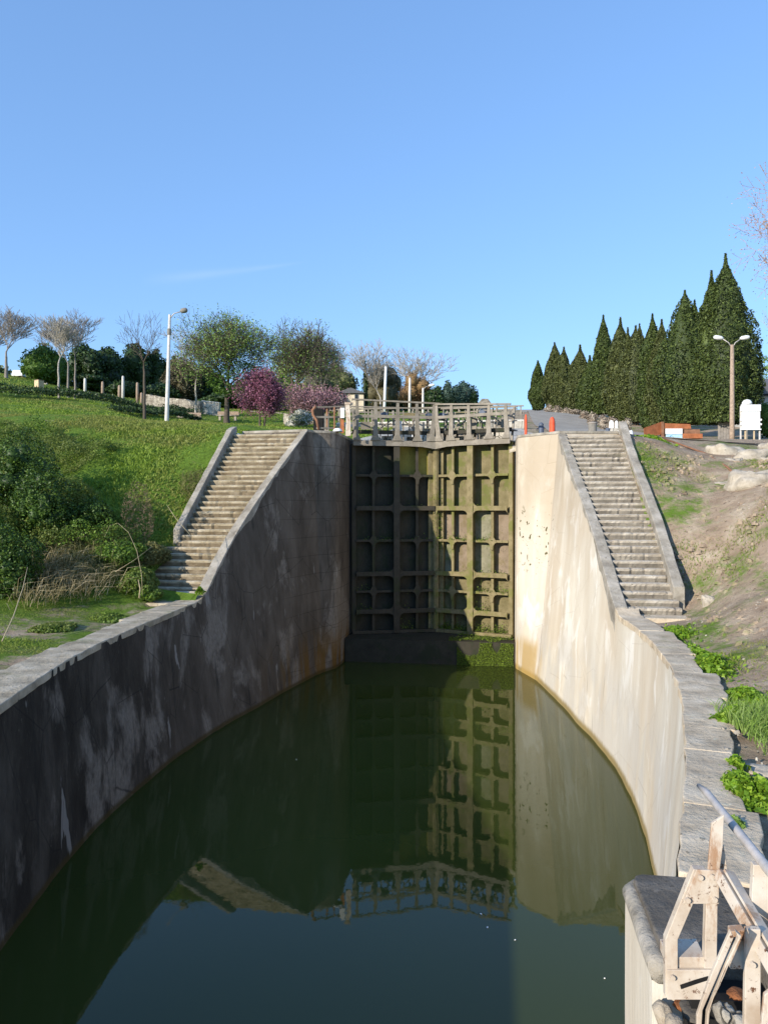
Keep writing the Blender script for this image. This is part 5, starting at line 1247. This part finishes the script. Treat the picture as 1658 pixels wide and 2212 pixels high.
# park furniture on the left
for px, top, lab in ((184, 817, 'pale timber stake standing alone under the dark trees'), (222, 824, 'mossy timber stake against the evergreens'), (258, 832, 'shorter stake of the close pair'), (266, 812, 'taller stake of the close pair'), (297, 826, 'greenish stake near the stone wall'), (306, 848, 'short thick stake at the end of the stone wall')):
    x, y, z = place(px, 78); H = z_at(top, 78) - z; b = MB(); b.lathe([(0.16, -0.3), (0.15, H * 0.6), (0.13, H - 0.08), (0.06, H)], (x, y, z), 9)
    tag(b.build('timber_stake', M['concpost' if px in (184, 266) else 'woodpost'], smooth=True), lab, 'stake', 'timber stakes along the park path')
def oriented(px0, px1, d0, d1): 
    a = Vector(xy_at(px0, d0)); b_ = Vector(xy_at(px1, d1)); return a, b_
def wall_run(px0, px1, top0, top1, d0, d1, thick, mat, name, label, cat, n=8, rag=0.0, cap=None):
    a, c = oriented(px0, px1, d0, d1); dr = (c - a).normalized(); nr_ = Vector((-dr.y, dr.x)); V = []; rr = random.Random(px0)
    root = empty(name, (a.x, a.y, gz(a.x, a.y)), 0, label, cat); o = root.location
    for i in range(n + 1):
        t = i / n; p = a.lerp(c, t); d_ = d0 + (d1 - d0) * t; zt = z_at(top0 + (top1 - top0) * t, d_) + rr.uniform(-rag, rag); zb = gz(p.x, p.y) - 0.4
        for s_, z in ((0, zb), (1, zb), (1, zt), (0, zt)): V.append((p.x + nr_.x * thick * s_ - o.x, p.y + nr_.y * thick * s_ - o.y, z - o.z))
    F = [(0, 1, 2, 3), tuple(n * 4 + k for k in (3, 2, 1, 0))] + [(i * 4 + k, i * 4 + (k + 1) % 4, i * 4 + 4 + (k + 1) % 4, i * 4 + 4 + k) for i in range(n) for k in range(4)]
    MB().add(V, F).build('masonry', M[mat], root)
    if cap:
        V2 = []
        for i in range(n + 1):
            q = [Vector(V[i * 4 + 3]), Vector(V[i * 4 + 2])]
            for (w_, zz) in ((-0.05, 0.002), (thick + 0.05, 0.002), (thick + 0.05, 0.10), (-0.05, 0.10)):
                p0 = q[0]; V2.append((p0.x + nr_.x * w_, p0.y + nr_.y * w_, p0.z + zz))
        MB().add(V2, F).build('cap', M[cap], root)
    return root
wall_run(313, 424, 852, 866, 76, 72, 0.5, 'rubble', 'stone_wall', 'low rough stone wall at the back of the park', 'wall', 14, 0.06)
wall_run(424, 432, 865, 866, 71.8, 71.6, 0.6, 'rubble', 'stone_pillar', 'squared stone pillar ending the rough wall', 'pillar', 1)
wall_run(436, 473, 867, 871, 72, 71, 0.25, 'pale_wall', 'panel_wall', 'smooth pale panel wall beside the stone pillar', 'wall', 3, cap='concpost')
wall_run(612, 700, 893, 897, 60, 58, 0.4, 'rubble', 'stone_wall', 'low stone wall behind the white flowering shrub', 'wall', 8, 0.05)
wall_run(520, 610, 886, 892, 84, 80, 0.4, 'rubble', 'stone_wall', 'grey stone wall under the magenta tree', 'wall', 8, 0.05)
def bench(px, d, label, w=1.9, rz=YAW):
    x, y, z = place(px, d); root = empty('park_bench', (x, y, z), rz, label, 'bench', 'stone benches in the park')
    MB().box(-w / 2, w / 2, -0.25, 0.25, 0.40, 0.50).build('seat', M['rubble'], root, bevel=0.02)
    for sx in (-1, 1): MB().prism([(-0.22, 0), (0.22, 0), (0.15, 0.40), (-0.15, 0.40)], -0.09, 0.09, lambda p, q, sx=sx: (sx * w * 0.36 + q, p[0], p[1])).build('leg', M['rock'], root)
    MB().box(-w / 2, w / 2, 0.20, 0.27, 0.50, 0.86).build('backrest', M['woodpost'], root, bevel=0.02)
bench(408, 60, 'stone bench in the grass right of the white street lamp'); bench(492, 66, 'stone bench half hidden behind the big leafy tree')
x, y, z = place(85, 66); root = empty('timber_box', (x, y, z), YAW - 0.5, 'pale timber bin box on the sloping lawn', 'bin'); MB().box(-0.28, 0.28, -0.28, 0.28, -0.2, 0.86).build('body', M['palewood'], root, bevel=0.01); MB().box(-0.30, 0.30, -0.30, 0.30, 0.862, 0.90).build('lid', M['woodpost'], root)
x, y, z = place(40, 92); root = empty('white_tent', (x, y, z), YAW, 'white sheeted stall roof beyond the crest of the lawn', 'tent'); H = z_at(801, 92) - z
MB().prism([(-0.7, H - 0.72), (0.68, H - 0.66), (0.62, H), (-0.5, H + 0.02)], -0.4, 0.6, lambda p, q: (p[0], q, p[1])).build('canopy', M['white'], root)
for sx in (-0.6, 0.6): MB().box(sx - 0.04, sx + 0.04, -0.3, -0.22, -0.2, H - 0.74).build('leg', M['woodpost'], root)
rock(99, 828, 84, 10, 7, 'small white boulder near the timber bin box', 31)

# cream house and far roof
def house(px, d, w, dep, eave, ridge, label, wm='cream', rm='rooftile', wins=(), rz=YAW, hip=False):
    x, y, z = place(px, d); root = empty('house', (x, y, z), rz, label, 'house'); He = z_at(eave, d) - z; Hr = z_at(ridge, d) - z
    MB().box(-w / 2, w / 2, 0, dep, -1, He).build('wall', M[wm], root)
    P = [(-w / 2 - 0.3, He + 0.005), (w / 2 + 0.3, He + 0.005), (w / 2 * (0.5 if hip else 0.0) + (0 if hip else 0.0), Hr), (-w / 2 * (0.5 if hip else 0.0), Hr)] if hip else [(-w / 2 - 0.3, He + 0.005), (w / 2 + 0.3, He + 0.005), (0, Hr)]
    MB().prism(P, -0.35, dep + 0.35, lambda p, q: (p[0], q, p[1])).build('roof', M[rm], root)
    for (wx, wz, ww, wh) in wins:
        f = MB().box(wx - ww / 2, wx + ww / 2, -0.05, 0.02, wz - wh / 2, wz + wh / 2).build('window', M['concpost'], root)
        MB().box(wx - ww / 2 + 0.06, wx + ww / 2 - 0.06, -0.06, -0.052, wz - wh / 2 + 0.06, wz + wh / 2 - 0.06).build('pane', M['glassdark'], f)
    return root
house(757, 100, 3.5, 6, 850, 838, 'cream rendered house half hidden by olive trees', wins=((-0.8, 2.0, 0.6, 0.9), (0.8, 2.0, 0.6, 0.9)))
house(706, 118, 3.4, 5, 838, 822, 'small pale gabled house behind the pink blossom', 'pale_wall')
house(1046, 118, 1.9, 4, 876, 862, 'small grey roofed hut on the ridge beside the pine', 'greyplaster', 'rubble', hip=True)
r_ = house(1690, 74, 6.2, 9, 852, 806, 'low grey plastered house with a dark roof behind the notice board', 'greyplaster', 'rooftile', wins=((-1.7, 1.6, 0.9, 1.0),))
MB().box(-3.5, 3.5, -0.42, -0.36, z_at(853, 74) - r_.location.z - 0.14, z_at(853, 74) - r_.location.z + 0.02).build('gutter', M['dark'], r_)
# board fence between the cypress and the notice board
x, y, z = place(1563, 54.5); root = empty('board_fence', (x, y, z), YAW, 'short fence of grey upright boards under the nearest cypress', 'fence')
for i in range(5): MB().box(-0.45 + i * 0.2, -0.27 + i * 0.2, 0, 0.04, -0.1, 1.35 + 0.04 * (i % 2)).build('board', M['woodboard'], root)
MB().box(-0.45, 0.55, 0.045, 0.10, 1.0, 1.1).build('rail', M['woodboard'], root)
# notice board
x, y, z = place(1621, 49); root = empty('notice_board', (x, y, z), YAW, 'white framed notice board on four legs beside the twin lamp', 'notice board'); k_ = 49 / FPX
zt, zm, zb = z_at(874, 49) - z, z_at(888, 49) - z, z_at(926, 49) - z
MB().box(-20 * k_, 19 * k_, -0.03, 0.05, zb, zm - 0.02).build('panel', M['white'], root, bevel=0.01)
MB().box(-21.5 * k_, 20.5 * k_, -0.05, 0.07, zm, zt).build('header', M['white'], root, bevel=0.01)
MB().box(-22.5 * k_, 21.5 * k_, -0.05, 0.07, zb - 0.08, zb - 0.004).build('bottom_rail', M['white'], root)
for sx in (-21, -11, 8, 20): MB().box(sx * k_ - 0.04, sx * k_ + 0.04, 0.072, 0.14, -0.1, (zt - 0.1) if abs(sx) > 15 else zb + 0.1).build('leg', M['palewood' if abs(sx) < 15 else 'concpost'], root)
for zz in (0.35, 0.65):
    for sx in (-21.6, 20.6): MB().box(sx * k_ - 0.06, sx * k_ + 0.06, -0.04, 0.06, zb + zz - 0.12, zb + zz).build('bracket', M['white'], root)
for px, r__, lab in ((1612, 0.28, 'white dome lamp cover sitting behind the top of the notice board'),):
    x, y, z = place(px, 51.5); H = z_at(866, 51.5) - z; root = empty('dome_post', (x, y, z), 0, lab, 'lamp'); MB().lathe([(0.05, -0.1), (0.05, H - 0.2)], n=10).build('pole', M['bin'], root); MB().lathe([(0.34, H - 0.26), (0.32, H - 0.1), (0.22, H + 0.04), (0.05, H + 0.1)], n=18).build('dome', M['white'], root, smooth=True)
# rusty steel sign wall with its boards
d_ = 47; x, y, z = place(1428, d_); root = empty('sign_wall', (x, y, z), YAW, 'rusty orange steel planter wall carrying a white and blue board', 'sign'); k_ = d_ / FPX
zz = lambda py: z_at(py, d_) - z
MB().prism([(-43 * k_, zz(926)), (0, zz(911)), (0, zz(938)), (-42 * k_, zz(950))], 0, 0.05, lambda p, q: (p[0], q + 0.10 + (p[0] / (43 * k_)) * 0.5, p[1])).build('wing_panel', M['corten'], root)
MB().box(0.0, 0.14, -0.04, 0.2, -0.1, zz(911)).build('corner_post', M['corten_d'], root)
MB().prism([(0.142, zz(914)), (62 * k_, zz(916)), (64 * k_, zz(926)), (0.142, zz(926))], 0.02, 0.08, lambda p, q: (p[0], q, p[1])).build('top_panel', M['corten'], root)
MB().box(0.142, 84 * k_, 0.1, 0.7, -0.1, zz(927)).build('planter', M['corten_d'], root)
MB().box(44.5 * k_, 87 * k_, -0.10, 0.09, -0.1, zz(937)).build('step_front', M['corten'], root)
MB().box(8 * k_, 44 * k_, -0.06, 0.015, zz(937.5), zz(926)).build('white_board', M['white'], root)
MB().box(9 * k_, 44 * k_, -0.05, 0.012, zz(951), zz(938.2)).build('blue_board', simple('pale_blue_print', (0.42, 0.62, 0.72), 0.5, 0.25, 5, 0.0), root)
b = MB(); b.tube([(16 * k_, -0.055, zz(946)), (18 * k_, -0.055, zz(942)), (21 * k_, -0.055, zz(941)), (22 * k_, -0.055, zz(943))], 0.018, 5); b.build('blue_mark', simple('blue_ink', (0.05, 0.25, 0.45), 0.5, 0.1), root)
b = MB(); b.bar((24.5 * k_, -0.053, zz(943)), (24.5 * k_, -0.053, zz(947)), 0.02, 0.012); b.build('blue_mark', M['bluegrey'], root)
# road-side bits
x, y, z = place(1279, 36); root = empty('litter_bin', (x, y, z), 0, 'squat grey metal bin at the road edge above the grey stairs', 'bin'); MB().lathe([(0.19, 0), (0.20, 0.06), (0.21, 0.46), (0.20, 0.47)], n=18).build('body', M['bin'], root, smooth=False); MB().lathe([(0.23, 0.472), (0.24, 0.52), (0.20, 0.55), (0.06, 0.58)], n=18).build('lid', M['woodboard'], root)
x, y, z = place(1312, 46); root = empty('litter_bin', (x, y, z), 0, 'small dark green bin at the far side of the road', 'bin'); MB().lathe([(0.12, 0), (0.13, 0.32)], n=14).build('body', M['bluegrey'], root); MB().lathe([(0.15, 0.322), (0.15, 0.37), (0.05, 0.40)], n=14).build('lid', M['bluegrey'], root)
x, y, z = place(1325, 47); root = empty('stone_plinth', (x, y, z), YAW, 'low stone plinth under the two white plaques', 'plinth'); MB().box(-0.38, 0.38, 0, 0.5, -0.2, 0.36).build('block', M['pale_wall'], root, bevel=0.02)
for dx, h, lab in ((-0.12, 0.52, 'wider round-topped white plaque on the stone plinth'), (0.20, 0.50, 'narrower round-topped white plaque on the stone plinth')):
    w2 = 0.13 if dx < 0 else 0.09; P = [(-w2, 0), (w2, 0), (w2, h * 0.6)] + [(w2 * math.cos(t), h * 0.6 + h * 0.4 * math.sin(t)) for t in (0.4, 0.8, 1.2, 1.57, 1.95, 2.35, 2.75)] + [(-w2, h * 0.6)]
    o = MB().prism(P, 0, 0.08, lambda p, q: (p[0], q, p[1])).build('white_plaque', M['white']); e = Vector((CS, SN, 0)) * dx
    o.location = (x + e.x, y + e.y + 0.2, z + 0.362); o.rotation_euler = (0, 0, YAW); tag(o, lab, 'plaque')
x, y, z = place(1347, 44); root = empty('wooden_crate', (x, y, z), YAW, 'brown planter crate with a pale rim beside the head of the stairs', 'planter'); MB().box(-0.30, 0.30, 0, 0.4, 0, 0.26).build('body', M['corten_d'], root); MB().box(-0.32, 0.32, -0.02, 0.42, 0.262, 0.38).build('rim', M['white'], root); MB().box(-0.30, 0.30, 0.0, 0.4, 0.382, 0.46).build('lid', M['concpost'], root)
rock(1360, 938, 40, 15, 18, 'upright white stone next to the brown planter crate', 33, 'white', flat=0.5)
def barrier(px, d, top, w, label):
    x, y, z = place(px, d); z = max(z, 8.12) if d < 32 else z; H = z_at(top, d) - z; k_ = d / FPX; r = w / 2 * k_
    root = empty('traffic_barrier', (x, y, z), 0, label, 'barrier', 'orange plastic posts at the lock side')
    MB().lathe([(r * 1.1, 0), (r * 1.1, 0.04), (r, 0.06), (r * 0.95, H * 0.85), (r * 0.7, H)], n=16).build('post_body', M['orange'], root, smooth=False)
    MB().lathe([(r * 0.5, H + 0.002), (r * 0.5, H + 0.04), (r * 0.2, H + 0.06)], n=10).build('cap', M['orange'], root)
barrier(1192, 28.2, 904, 13, 'wide orange plastic post on the sunlit pier'); barrier(1135, 33, 898, 6, 'thin orange plastic post behind the gate end')
x, y = xy_at(1168, 28.5); z = 8.2; root = empty('winch_post', (x, y, z), YAW, 'blue-grey iron winch post with a pale foot on the sunlit pier', 'winch')
MB().lathe([(0.11, 0.22), (0.10, 0.3), (0.11, 0.55), (0.08, 0.62), (0.10, 0.66), (0.06, 0.72), (0.02, 0.74)], n=14).build('head', M['bluegrey'], root, smooth=True); MB().lathe([(0.15, 0), (0.14, 0.05), (0.09, 0.1), (0.09, 0.218)], n=14).build('foot', simple('pinkish_stone', (0.5, 0.38, 0.33)), root, smooth=True)
MB().tube([(0, 0, 0.48), (-0.16, 0, 0.50), (-0.17, 0, 0.42)], 0.018, 7).build('handle', M['bluegrey'], root)
rock(1112, 946, 27.4, 24, 9, 'small pale block on the edge of the sunlit pier by the gate', 35)
# dry shrubs along the far side of the road
dl = [(1352, 926, 58), (1322, 922, 64), (1300, 918, 70), (1278, 914, 76), (1262, 911, 84), (1242, 908, 92), (1222, 903, 104), (1202, 899, 116), (1188, 896, 130)]
labs = ['dry tan roadside shrub next to the brown crate', 'dry tan roadside shrub beyond the white plaques', 'dry roadside shrub behind the small dark bin', 'dry roadside shrub behind the squat grey bin', 'dry roadside shrub midway along the verge', 'dry roadside shrub under the dark narrow spire', 'dry roadside shrub below the slim pointed cypresses', 'dry roadside shrub second from the far end of the verge', 'dry roadside shrub at the far end of the verge']
M['drytan'] = leafmat('dry_tan_stems', [(0.0, (0.20, 0.14, 0.10)), (0.5, (0.36, 0.29, 0.22)), (1.0, (0.5, 0.44, 0.35))], 0.8, 0.1)
for i, (px, py, d) in enumerate(dl): bush(px, d, py - 24, 30, labs[i], 'drytan', 300 + i, 900, 0.05 + 0.001 * d, 'dry_shrub', 'shrub', nb=6, aspect=0.25, core=0.55, depth=1.2)

# ------------------------------------------------------------------ the next lock of the flight, seen through the gate railings
for s in (1, -1):
    V = []; ys = np.arange(30.45, 50.1, 1.4)
    for y in ys:
        zt = gz(s * 4.2, y) + 0.06
        for x_, z_ in ((3.05, 2.5), (4.1, 2.5), (4.1, zt), (3.05, zt)): V.append((s * x_, y, z_))
    F = [(0, 1, 2, 3), tuple((len(ys) - 1) * 4 + k for k in (3, 2, 1, 0))] + [(i * 4 + k, i * 4 + (k + 1) % 4, i * 4 + 4 + (k + 1) % 4, i * 4 + 4 + k) for i in range(len(ys) - 1) for k in range(4)]
    tag(MB().add(V, F).build('lock_wall', M['pale_wall']), 'pale quay wall of the next lock up, ' + ('on the road side' if s > 0 else 'on the park side'), 'lock wall')
zc = z_at(912, 50); root = empty('head_wall', (0, 50, zc - 4), 0, 'pale ashlar cross wall of the next lock up, behind the gate railings', 'wall')
MB().box(-8.5, -1.7, 0, 1.2, -2, 4).build('masonry', M['pale_wall'], root); MB().box(1.7, 4.2, 0, 1.2, -2, 4).build('masonry', M['pale_wall'], root)
MB().box(-1.7, 1.7, 0.4, 0.6, -2, 3.7).build('timber_gate', M['woodboard'], root)
for i in range(6): MB().box(-1.55 + i * 0.58, -1.43 + i * 0.58, 0.30, 0.398, -2, 3.9).build('gate_post', M['gate_paint'], root)
MB().box(-8.5, 4.2, 0.1, 0.3, 4.004, 4.10).build('coping', M['concpost'], root)
for i in range(13):
    x0 = -8.4 + i * 1.03; MB().box(x0, x0 + 0.09, 0.15, 0.24, 4.102, 4.98).build('railing_post', M['gate_paint'], root)
MB().box(-8.5, 4.2, 0.15, 0.24, 4.982, 5.06).build('handrail', M['gate_paint'], root); MB().box(-8.5, 4.2, 0.245, 0.28, 4.52, 4.58).build('rail', M['gate_paint'], root)
for i, (x_, y_, w_, h_, mt, lab) in enumerate([(-2.3, 33.5, 0.9, 0.5, 'rock', 'pale stone block on the edge behind the shaded half of the gate'), (-0.6, 44.5, 1.1, 0.9, 'white', 'white cabinet behind the middle of the gate railings'), (1.6, 38.0, 0.5, 1.1, 'woodboard', 'dark upright board behind the sunlit half of the gate'),
        (2.2, 45.2, 1.0, 1.0, 'pale_wall', 'pale masonry block behind the sunlit half of the gate'), (-2.0, 41.0, 0.45, 1.2, 'white', 'narrow white sign post behind the shaded half of the gate'), (0.6, 36.0, 1.4, 0.4, 'rubble', 'low heap of stone blocks behind the meeting posts')]):
    zb = 7.6 if y_ < 40 else 8.6
    root = empty('stone_block' if mt in ('rock', 'rubble', 'pale_wall') else 'cabinet', (x_, y_, zb), R.uniform(-.3, .3), lab, 'block' if mt in ('rock', 'rubble', 'pale_wall') else 'cabinet')
    MB().box(-w_ / 2, w_ / 2, -0.25, 0.25, -1.2, h_).build('body', M[mt], root, bevel=0.03); MB().box(-w_ / 2 - 0.03, w_ / 2 + 0.03, -0.28, 0.28, h_ + 0.002, h_ + 0.07).build('top_slab', M['concpost'], root)
# service platform across the next chamber that carries those things
b = MB(); b.box(-3.0, 3.0, 32.5, 37.0, 6.9, 7.4); b.box(-3.0, 3.0, 40.0, 46.0, 7.4, 8.0)
tag(MB().box(-3.0, 3.0, 32.5, 37.0, 6.9, 7.4).build('service_slab', M['rubble']), 'rubble topped slab just behind the tall gate', 'slab')
tag(MB().box(-3.0, 3.0, 40.0, 46.0, 7.3, 7.9).build('service_slab', M['pale_wall']), 'pale slab further up inside the next lock', 'slab')

# platform railing and gear at the left end of the gate
def P3(px, py, d): return at_depth(px, py, d)
root = empty('platform_railing', P3(712, 930, 27.2), 0, 'rusty pale railing with a curved end on the shaded pier', 'railing'); o3 = root.location.copy()
def rel(px, py, d): return P3(px, py, d) - o3
MB().tube([rel(688, 928, 26.9), rel(684, 908, 26.9), rel(676, 896, 26.9), rel(675, 886, 26.9), rel(682, 878, 26.9)], 0.05, 8).build('curved_post', M['corten_d'], root, smooth=True)
MB().bar(rel(676, 880, 26.9), rel(744, 878, 27.4), 0.06, 0.05).build('handrail', M['gate_paint'], root); MB().bar(rel(676, 901, 26.9), rel(744, 901, 27.4), 0.06, 0.07).build('rail', M['gate_paint'], root); MB().bar(rel(684, 925, 26.9), rel(744, 925, 27.4), 0.08, 0.06).build('foot_rail', M['gate_paint'], root)
for px in (706, 722, 736): MB().bar(rel(px, 879, 27.15), rel(px, 928, 27.15), 0.05, 0.05).build('railing_post', M['corten_d'], root)
root = empty('gear_cabinet', P3(698, 928, 28.4), YAW, 'dark gear cabinet behind the railing of the shaded pier', 'cabinet'); MB().box(-0.38, 0.0, 0, 0.4, -0.1, 0.80).build('body', M['dark'], root, bevel=0.02); MB().box(0.01, 0.20, 0.05, 0.35, -0.1, 0.62).build('side_box', M['gate_paint'], root)
root = empty('gate_mast', P3(751, 936, 27.0), YAW, 'beige painted gate post with a white control box beside the shaded pier', 'post')
MB().prism([(-0.09, -0.1), (0.11, -0.1), (0.10, 0.6), (0.06, 1.05), (-0.10, 1.05), (-0.06, 0.5)], -0.05, 0.05, lambda p, q: (p[0], q, p[1])).build('shaft', M['beige'], root); MB().box(-0.12, 0.10, -0.07, 0.07, 1.052, 1.12).build('cap', M['beige'], root)
MB().box(-0.27, -0.12, -0.08, 0.02, 0.55, 0.92).build('control_box', M['white'], root, bevel=0.01); MB().box(-0.25, -0.14, -0.05, 0.02, 0.0, 0.50).build('lower_box', M['corten'], root)
c = P3(729, 930, 26.2); root = empty('dome_lamp', (c.x, c.y, 8.345), 0, 'low white dome on the cap of the shaded pier', 'lamp'); MB().lathe([(0.17, 0), (0.165, 0.03), (0.13, 0.09), (0.06, 0.12), (0.01, 0.125)], n=20).build('dome', M['white'], root, smooth=True); MB().lathe([(0.19, -0.006), (0.19, -0.001)], n=20).build('rim', M['bin'], root)

# ------------------------------------------------------------------ near gate, folded into its recess
NY = 3.8
root = empty('lock_gate', (3.4, 3.8, 3.1), 0, 'rust-spotted beige steel frame of the near gate folded into its recess', 'lock gate'); o4 = root.location.copy()
def plate(poly, y, th, name, mat='beige', bev=0.003):
    return MB().prism(poly, 0.0, th, lambda p, q: tuple(at_y(p[0], p[1], y) + Vector((0, q, 0)) - o4)).build(name, M[mat], root, bevel=bev)
plate([(1497, 1878), (1524, 1880), (1495, 1955), (1463, 2030), (1463, 2156), (1436, 2156), (1436, 2030)], 3.80, 0.05, 'bracket_leg')
plate([(1503, 1879), (1552, 1881), (1552, 1953), (1474, 1953)], 3.785, 0.012, 'head_plate')
plate([(1524, 1950), (1549, 1950), (1547, 2093), (1520, 2093)], 3.80, 0.05, 'bracket_leg')
plate([(1536, 1779), (1563, 1761), (1560, 1830), (1552, 1890), (1527, 1890)], 3.80, 0.018, 'handrail_post')
plate([(1553, 1830), (1562, 1826), (1571, 1884), (1553, 1890)], 3.84, 0.02, 'angle_stub')
plate([(1440, 2068), (1522, 2068), (1522, 2094), (1440, 2094)], 3.815, 0.16, 'cross_beam')
plate([(1440, 2096), (1545, 2096), (1530, 2160), (1440, 2160)], 3.79, 0.02, 'cross_plate')
a_, b_ = at_y(1554, 1888, 3.76) - o4, at_y(1690, 2125, 3.15) - o4
MB().bar(a_, b_, 0.045, 0.055, (0.3, -1, 0.3)).build('diagonal_brace', M['beige'], root, bevel=0.004)
MB().bar(a_ + Vector((0.03, -0.03, 0.03)), b_ + Vector((0.03, -0.03, 0.03)), 0.05, 0.012, (0.3, -1, 0.3)).build('brace_flange', M['beige'], root)
plate([(1626, 1868), (1662, 1872), (1664, 2020), (1622, 1962)], 3.55, 0.04, 'handrail_post')
plate([(1576.7, 2010.8), (1584, 2025.8), (1544, 2120.8), (1516.6, 2183), (1512.8, 2240), (1504, 2240), (1504, 2195), (1534, 2108.3)], 3.20, 0.02, 'channel_flange')
plate([(1584, 2025.8), (1594, 2028), (1566.6, 2083), (1541.6, 2148), (1526.6, 2190.8), (1524, 2240), (1512.8, 2240), (1516.6, 2183), (1544, 2120.8)], 3.23, 0.01, 'channel_web', 'dark')
plate([(1589, 2014), (1600.9, 2023), (1551.6, 2125.8), (1531.6, 2190.8), (1527.8, 2240), (1524, 2240), (1526.6, 2190.8), (1541.6, 2148), (1566.6, 2083), (1594, 2028)], 3.20, 0.03, 'channel_flange')
plate([(1610, 2008), (1642, 2008), (1642, 2250), (1606, 2250)], 3.33, 0.03, 'upright_plate')
plate([(1578, 2012), (1608, 2010), (1607, 2094), (1576, 2094)], 3.36, 0.05, 'box_plate')
plate([(1650, 2150), (1675, 2130), (1680, 2250), (1640, 2250)], 3.1, 0.02, 'lower_plate')
def boltp(px, py, y, r=0.013):
    c = at_y(px, py, y) - o4; b = MB(); b.tube([c, c + Vector((0, -0.014, 0))], r, 8); b.build('bolt', M['beige'], root)
for q in ((1511, 1894, 3.783), (1542, 1942, 3.783), (1451, 2110, 3.788), (1623, 2082, 3.328), (1536, 1893, 3.783), (1484, 1943, 3.783)): boltp(*q)
b = MB(); b.tube([Vector((3.385, 4.55, 3.985)) - o4, Vector((3.39, 4.40, 4.0)) - o4, Vector((3.40, 3.9, 4.0)) - o4, Vector((3.41, 3.3, 4.0)) - o4, Vector((3.42, 2.2, 4.0)) - o4], [0.012, 0.021, 0.022, 0.023, 0.024], 16)
b.build('handrail', M['galv'], root, smooth=True)
b = MB(); cc = at_y(1460, 2128, 3.78) - o4
plate([(1468, 2129), (1500, 2118), (1528, 2110), (1530, 2117), (1502, 2126), (1470, 2137)], 3.782, 0.006, 'latch_slot', 'dark', 0)
# gate body under the walkway frame
MB().box(3.30 - o4.x, 3.62 - o4.x, 0.6 - o4.y, 4.10 - o4.y, -0.5 - o4.z, 2.86 - o4.z).build('gate_body', M['beige'], root, bevel=0.01)
MB().box(3.34 - o4.x, 3.74 - o4.x, 0.6 - o4.y, 3.0 - o4.y, 2.864 - o4.z, 2.90 - o4.z).build('walkway_deck', M['corten_d'], root)
MB().box(3.20 - o4.x, 3.612 - o4.x, 3.98 - o4.y, 4.16 - o4.y, -0.5 - o4.z, 3.10 - o4.z).build('void_shade_box', M['dark'], root)  # near-black box added to paint the shadowed void behind the bracket legs
# recess floor with debris
tag(MB().box(3.07, 3.74, -6, 4.16, -1.2, 2.55).build('recess_floor', M['darkstone']), 'dark stone floor of the gate recess under the beige frame', 'recess')
RB = [(1470, 2172, 3.95, 30, 14, 'rust'), (1508, 2168, 3.9, 34, 12, 'rust'), (1590, 2148, 3.7, 36, 12, 'rust'), (1430, 2190, 3.9, 40, 34, 'block'), (1565, 2190, 3.55, 44, 34, 'rubble'), (1500, 2185, 3.8, 60, 16, 'darkstone'), (1600, 2205, 3.5, 40, 20, 'rubble'), (1455, 2212, 3.7, 40, 22, 'block')]
RL = ['rusty crumbled flake under the left bracket leg', 'rusty crumbled lump below the cross plate', 'rusty flake behind the channel brace', 'broken pale concrete lump at the corner of the pier', 'pitted rubble lump right of the channel brace', 'dark wedge of stone below the rusty lump', 'pale rubble piece beside the upright plate', 'pale broken curb piece at the bottom of the recess']
for i, (px, py, d, w_, h_, mt) in enumerate(RB):
    c = at_depth(px, py, d); rr = random.Random(i); rx = w_ / 2 / FPX * d; rz = h_ / FPX * d
    V = []; n, m = 14, 8
    for a in range(m + 1):
        v = math.pi * a / m
        for k in range(n): t = 2 * math.pi * k / n; V.append((math.cos(t) * abs(math.sin(v)) ** .7, math.sin(t) * abs(math.sin(v)) ** .7, math.cos(v)))
    V = np.array(V); V = V * (1 + 0.3 * vnoise(V * 1.5 + i * 5, 1.3) + 0.12 * vnoise(V + i, 5))[:, None] * np.array([rx, rx * 1.2, rz * 0.6])
    F = [(a * n + k, a * n + (k + 1) % n, (a + 1) * n + (k + 1) % n, (a + 1) * n + k) for a in range(m) for k in range(n)]
    me = bpy.data.meshes.new('rubble_stone'); me.from_pydata([tuple(p) for p in V], [], F); o = link_mesh('rusty_lump' if mt == 'rust' else 'rubble_stone', me, M[mt], None, True); o.location = c; tag(o, RL[i], 'rubble')
# flecks floating on the water
for i, (px, py) in enumerate([(1038, 1973), (1112, 2029), (1052, 2002), (1305, 2112), (640, 1640)]):
    c = at_z(px, py, 0.012); n = 7; r = R.uniform(0.007, 0.015)
    b = MB().lathe([(r, 0), (r * 0.9, 0.006), (r * 0.3, 0.01)], n=7); o = b.build('floating_petal', M['white']); o.location = (c.x, c.y, 0.003); o.scale = (1.4, 0.9, 1); o.rotation_euler = (0, 0, R.uniform(0, 3)); tag(o, 'tiny pale fleck floating on the dark water', 'fleck', 'pale flecks floating on the water')
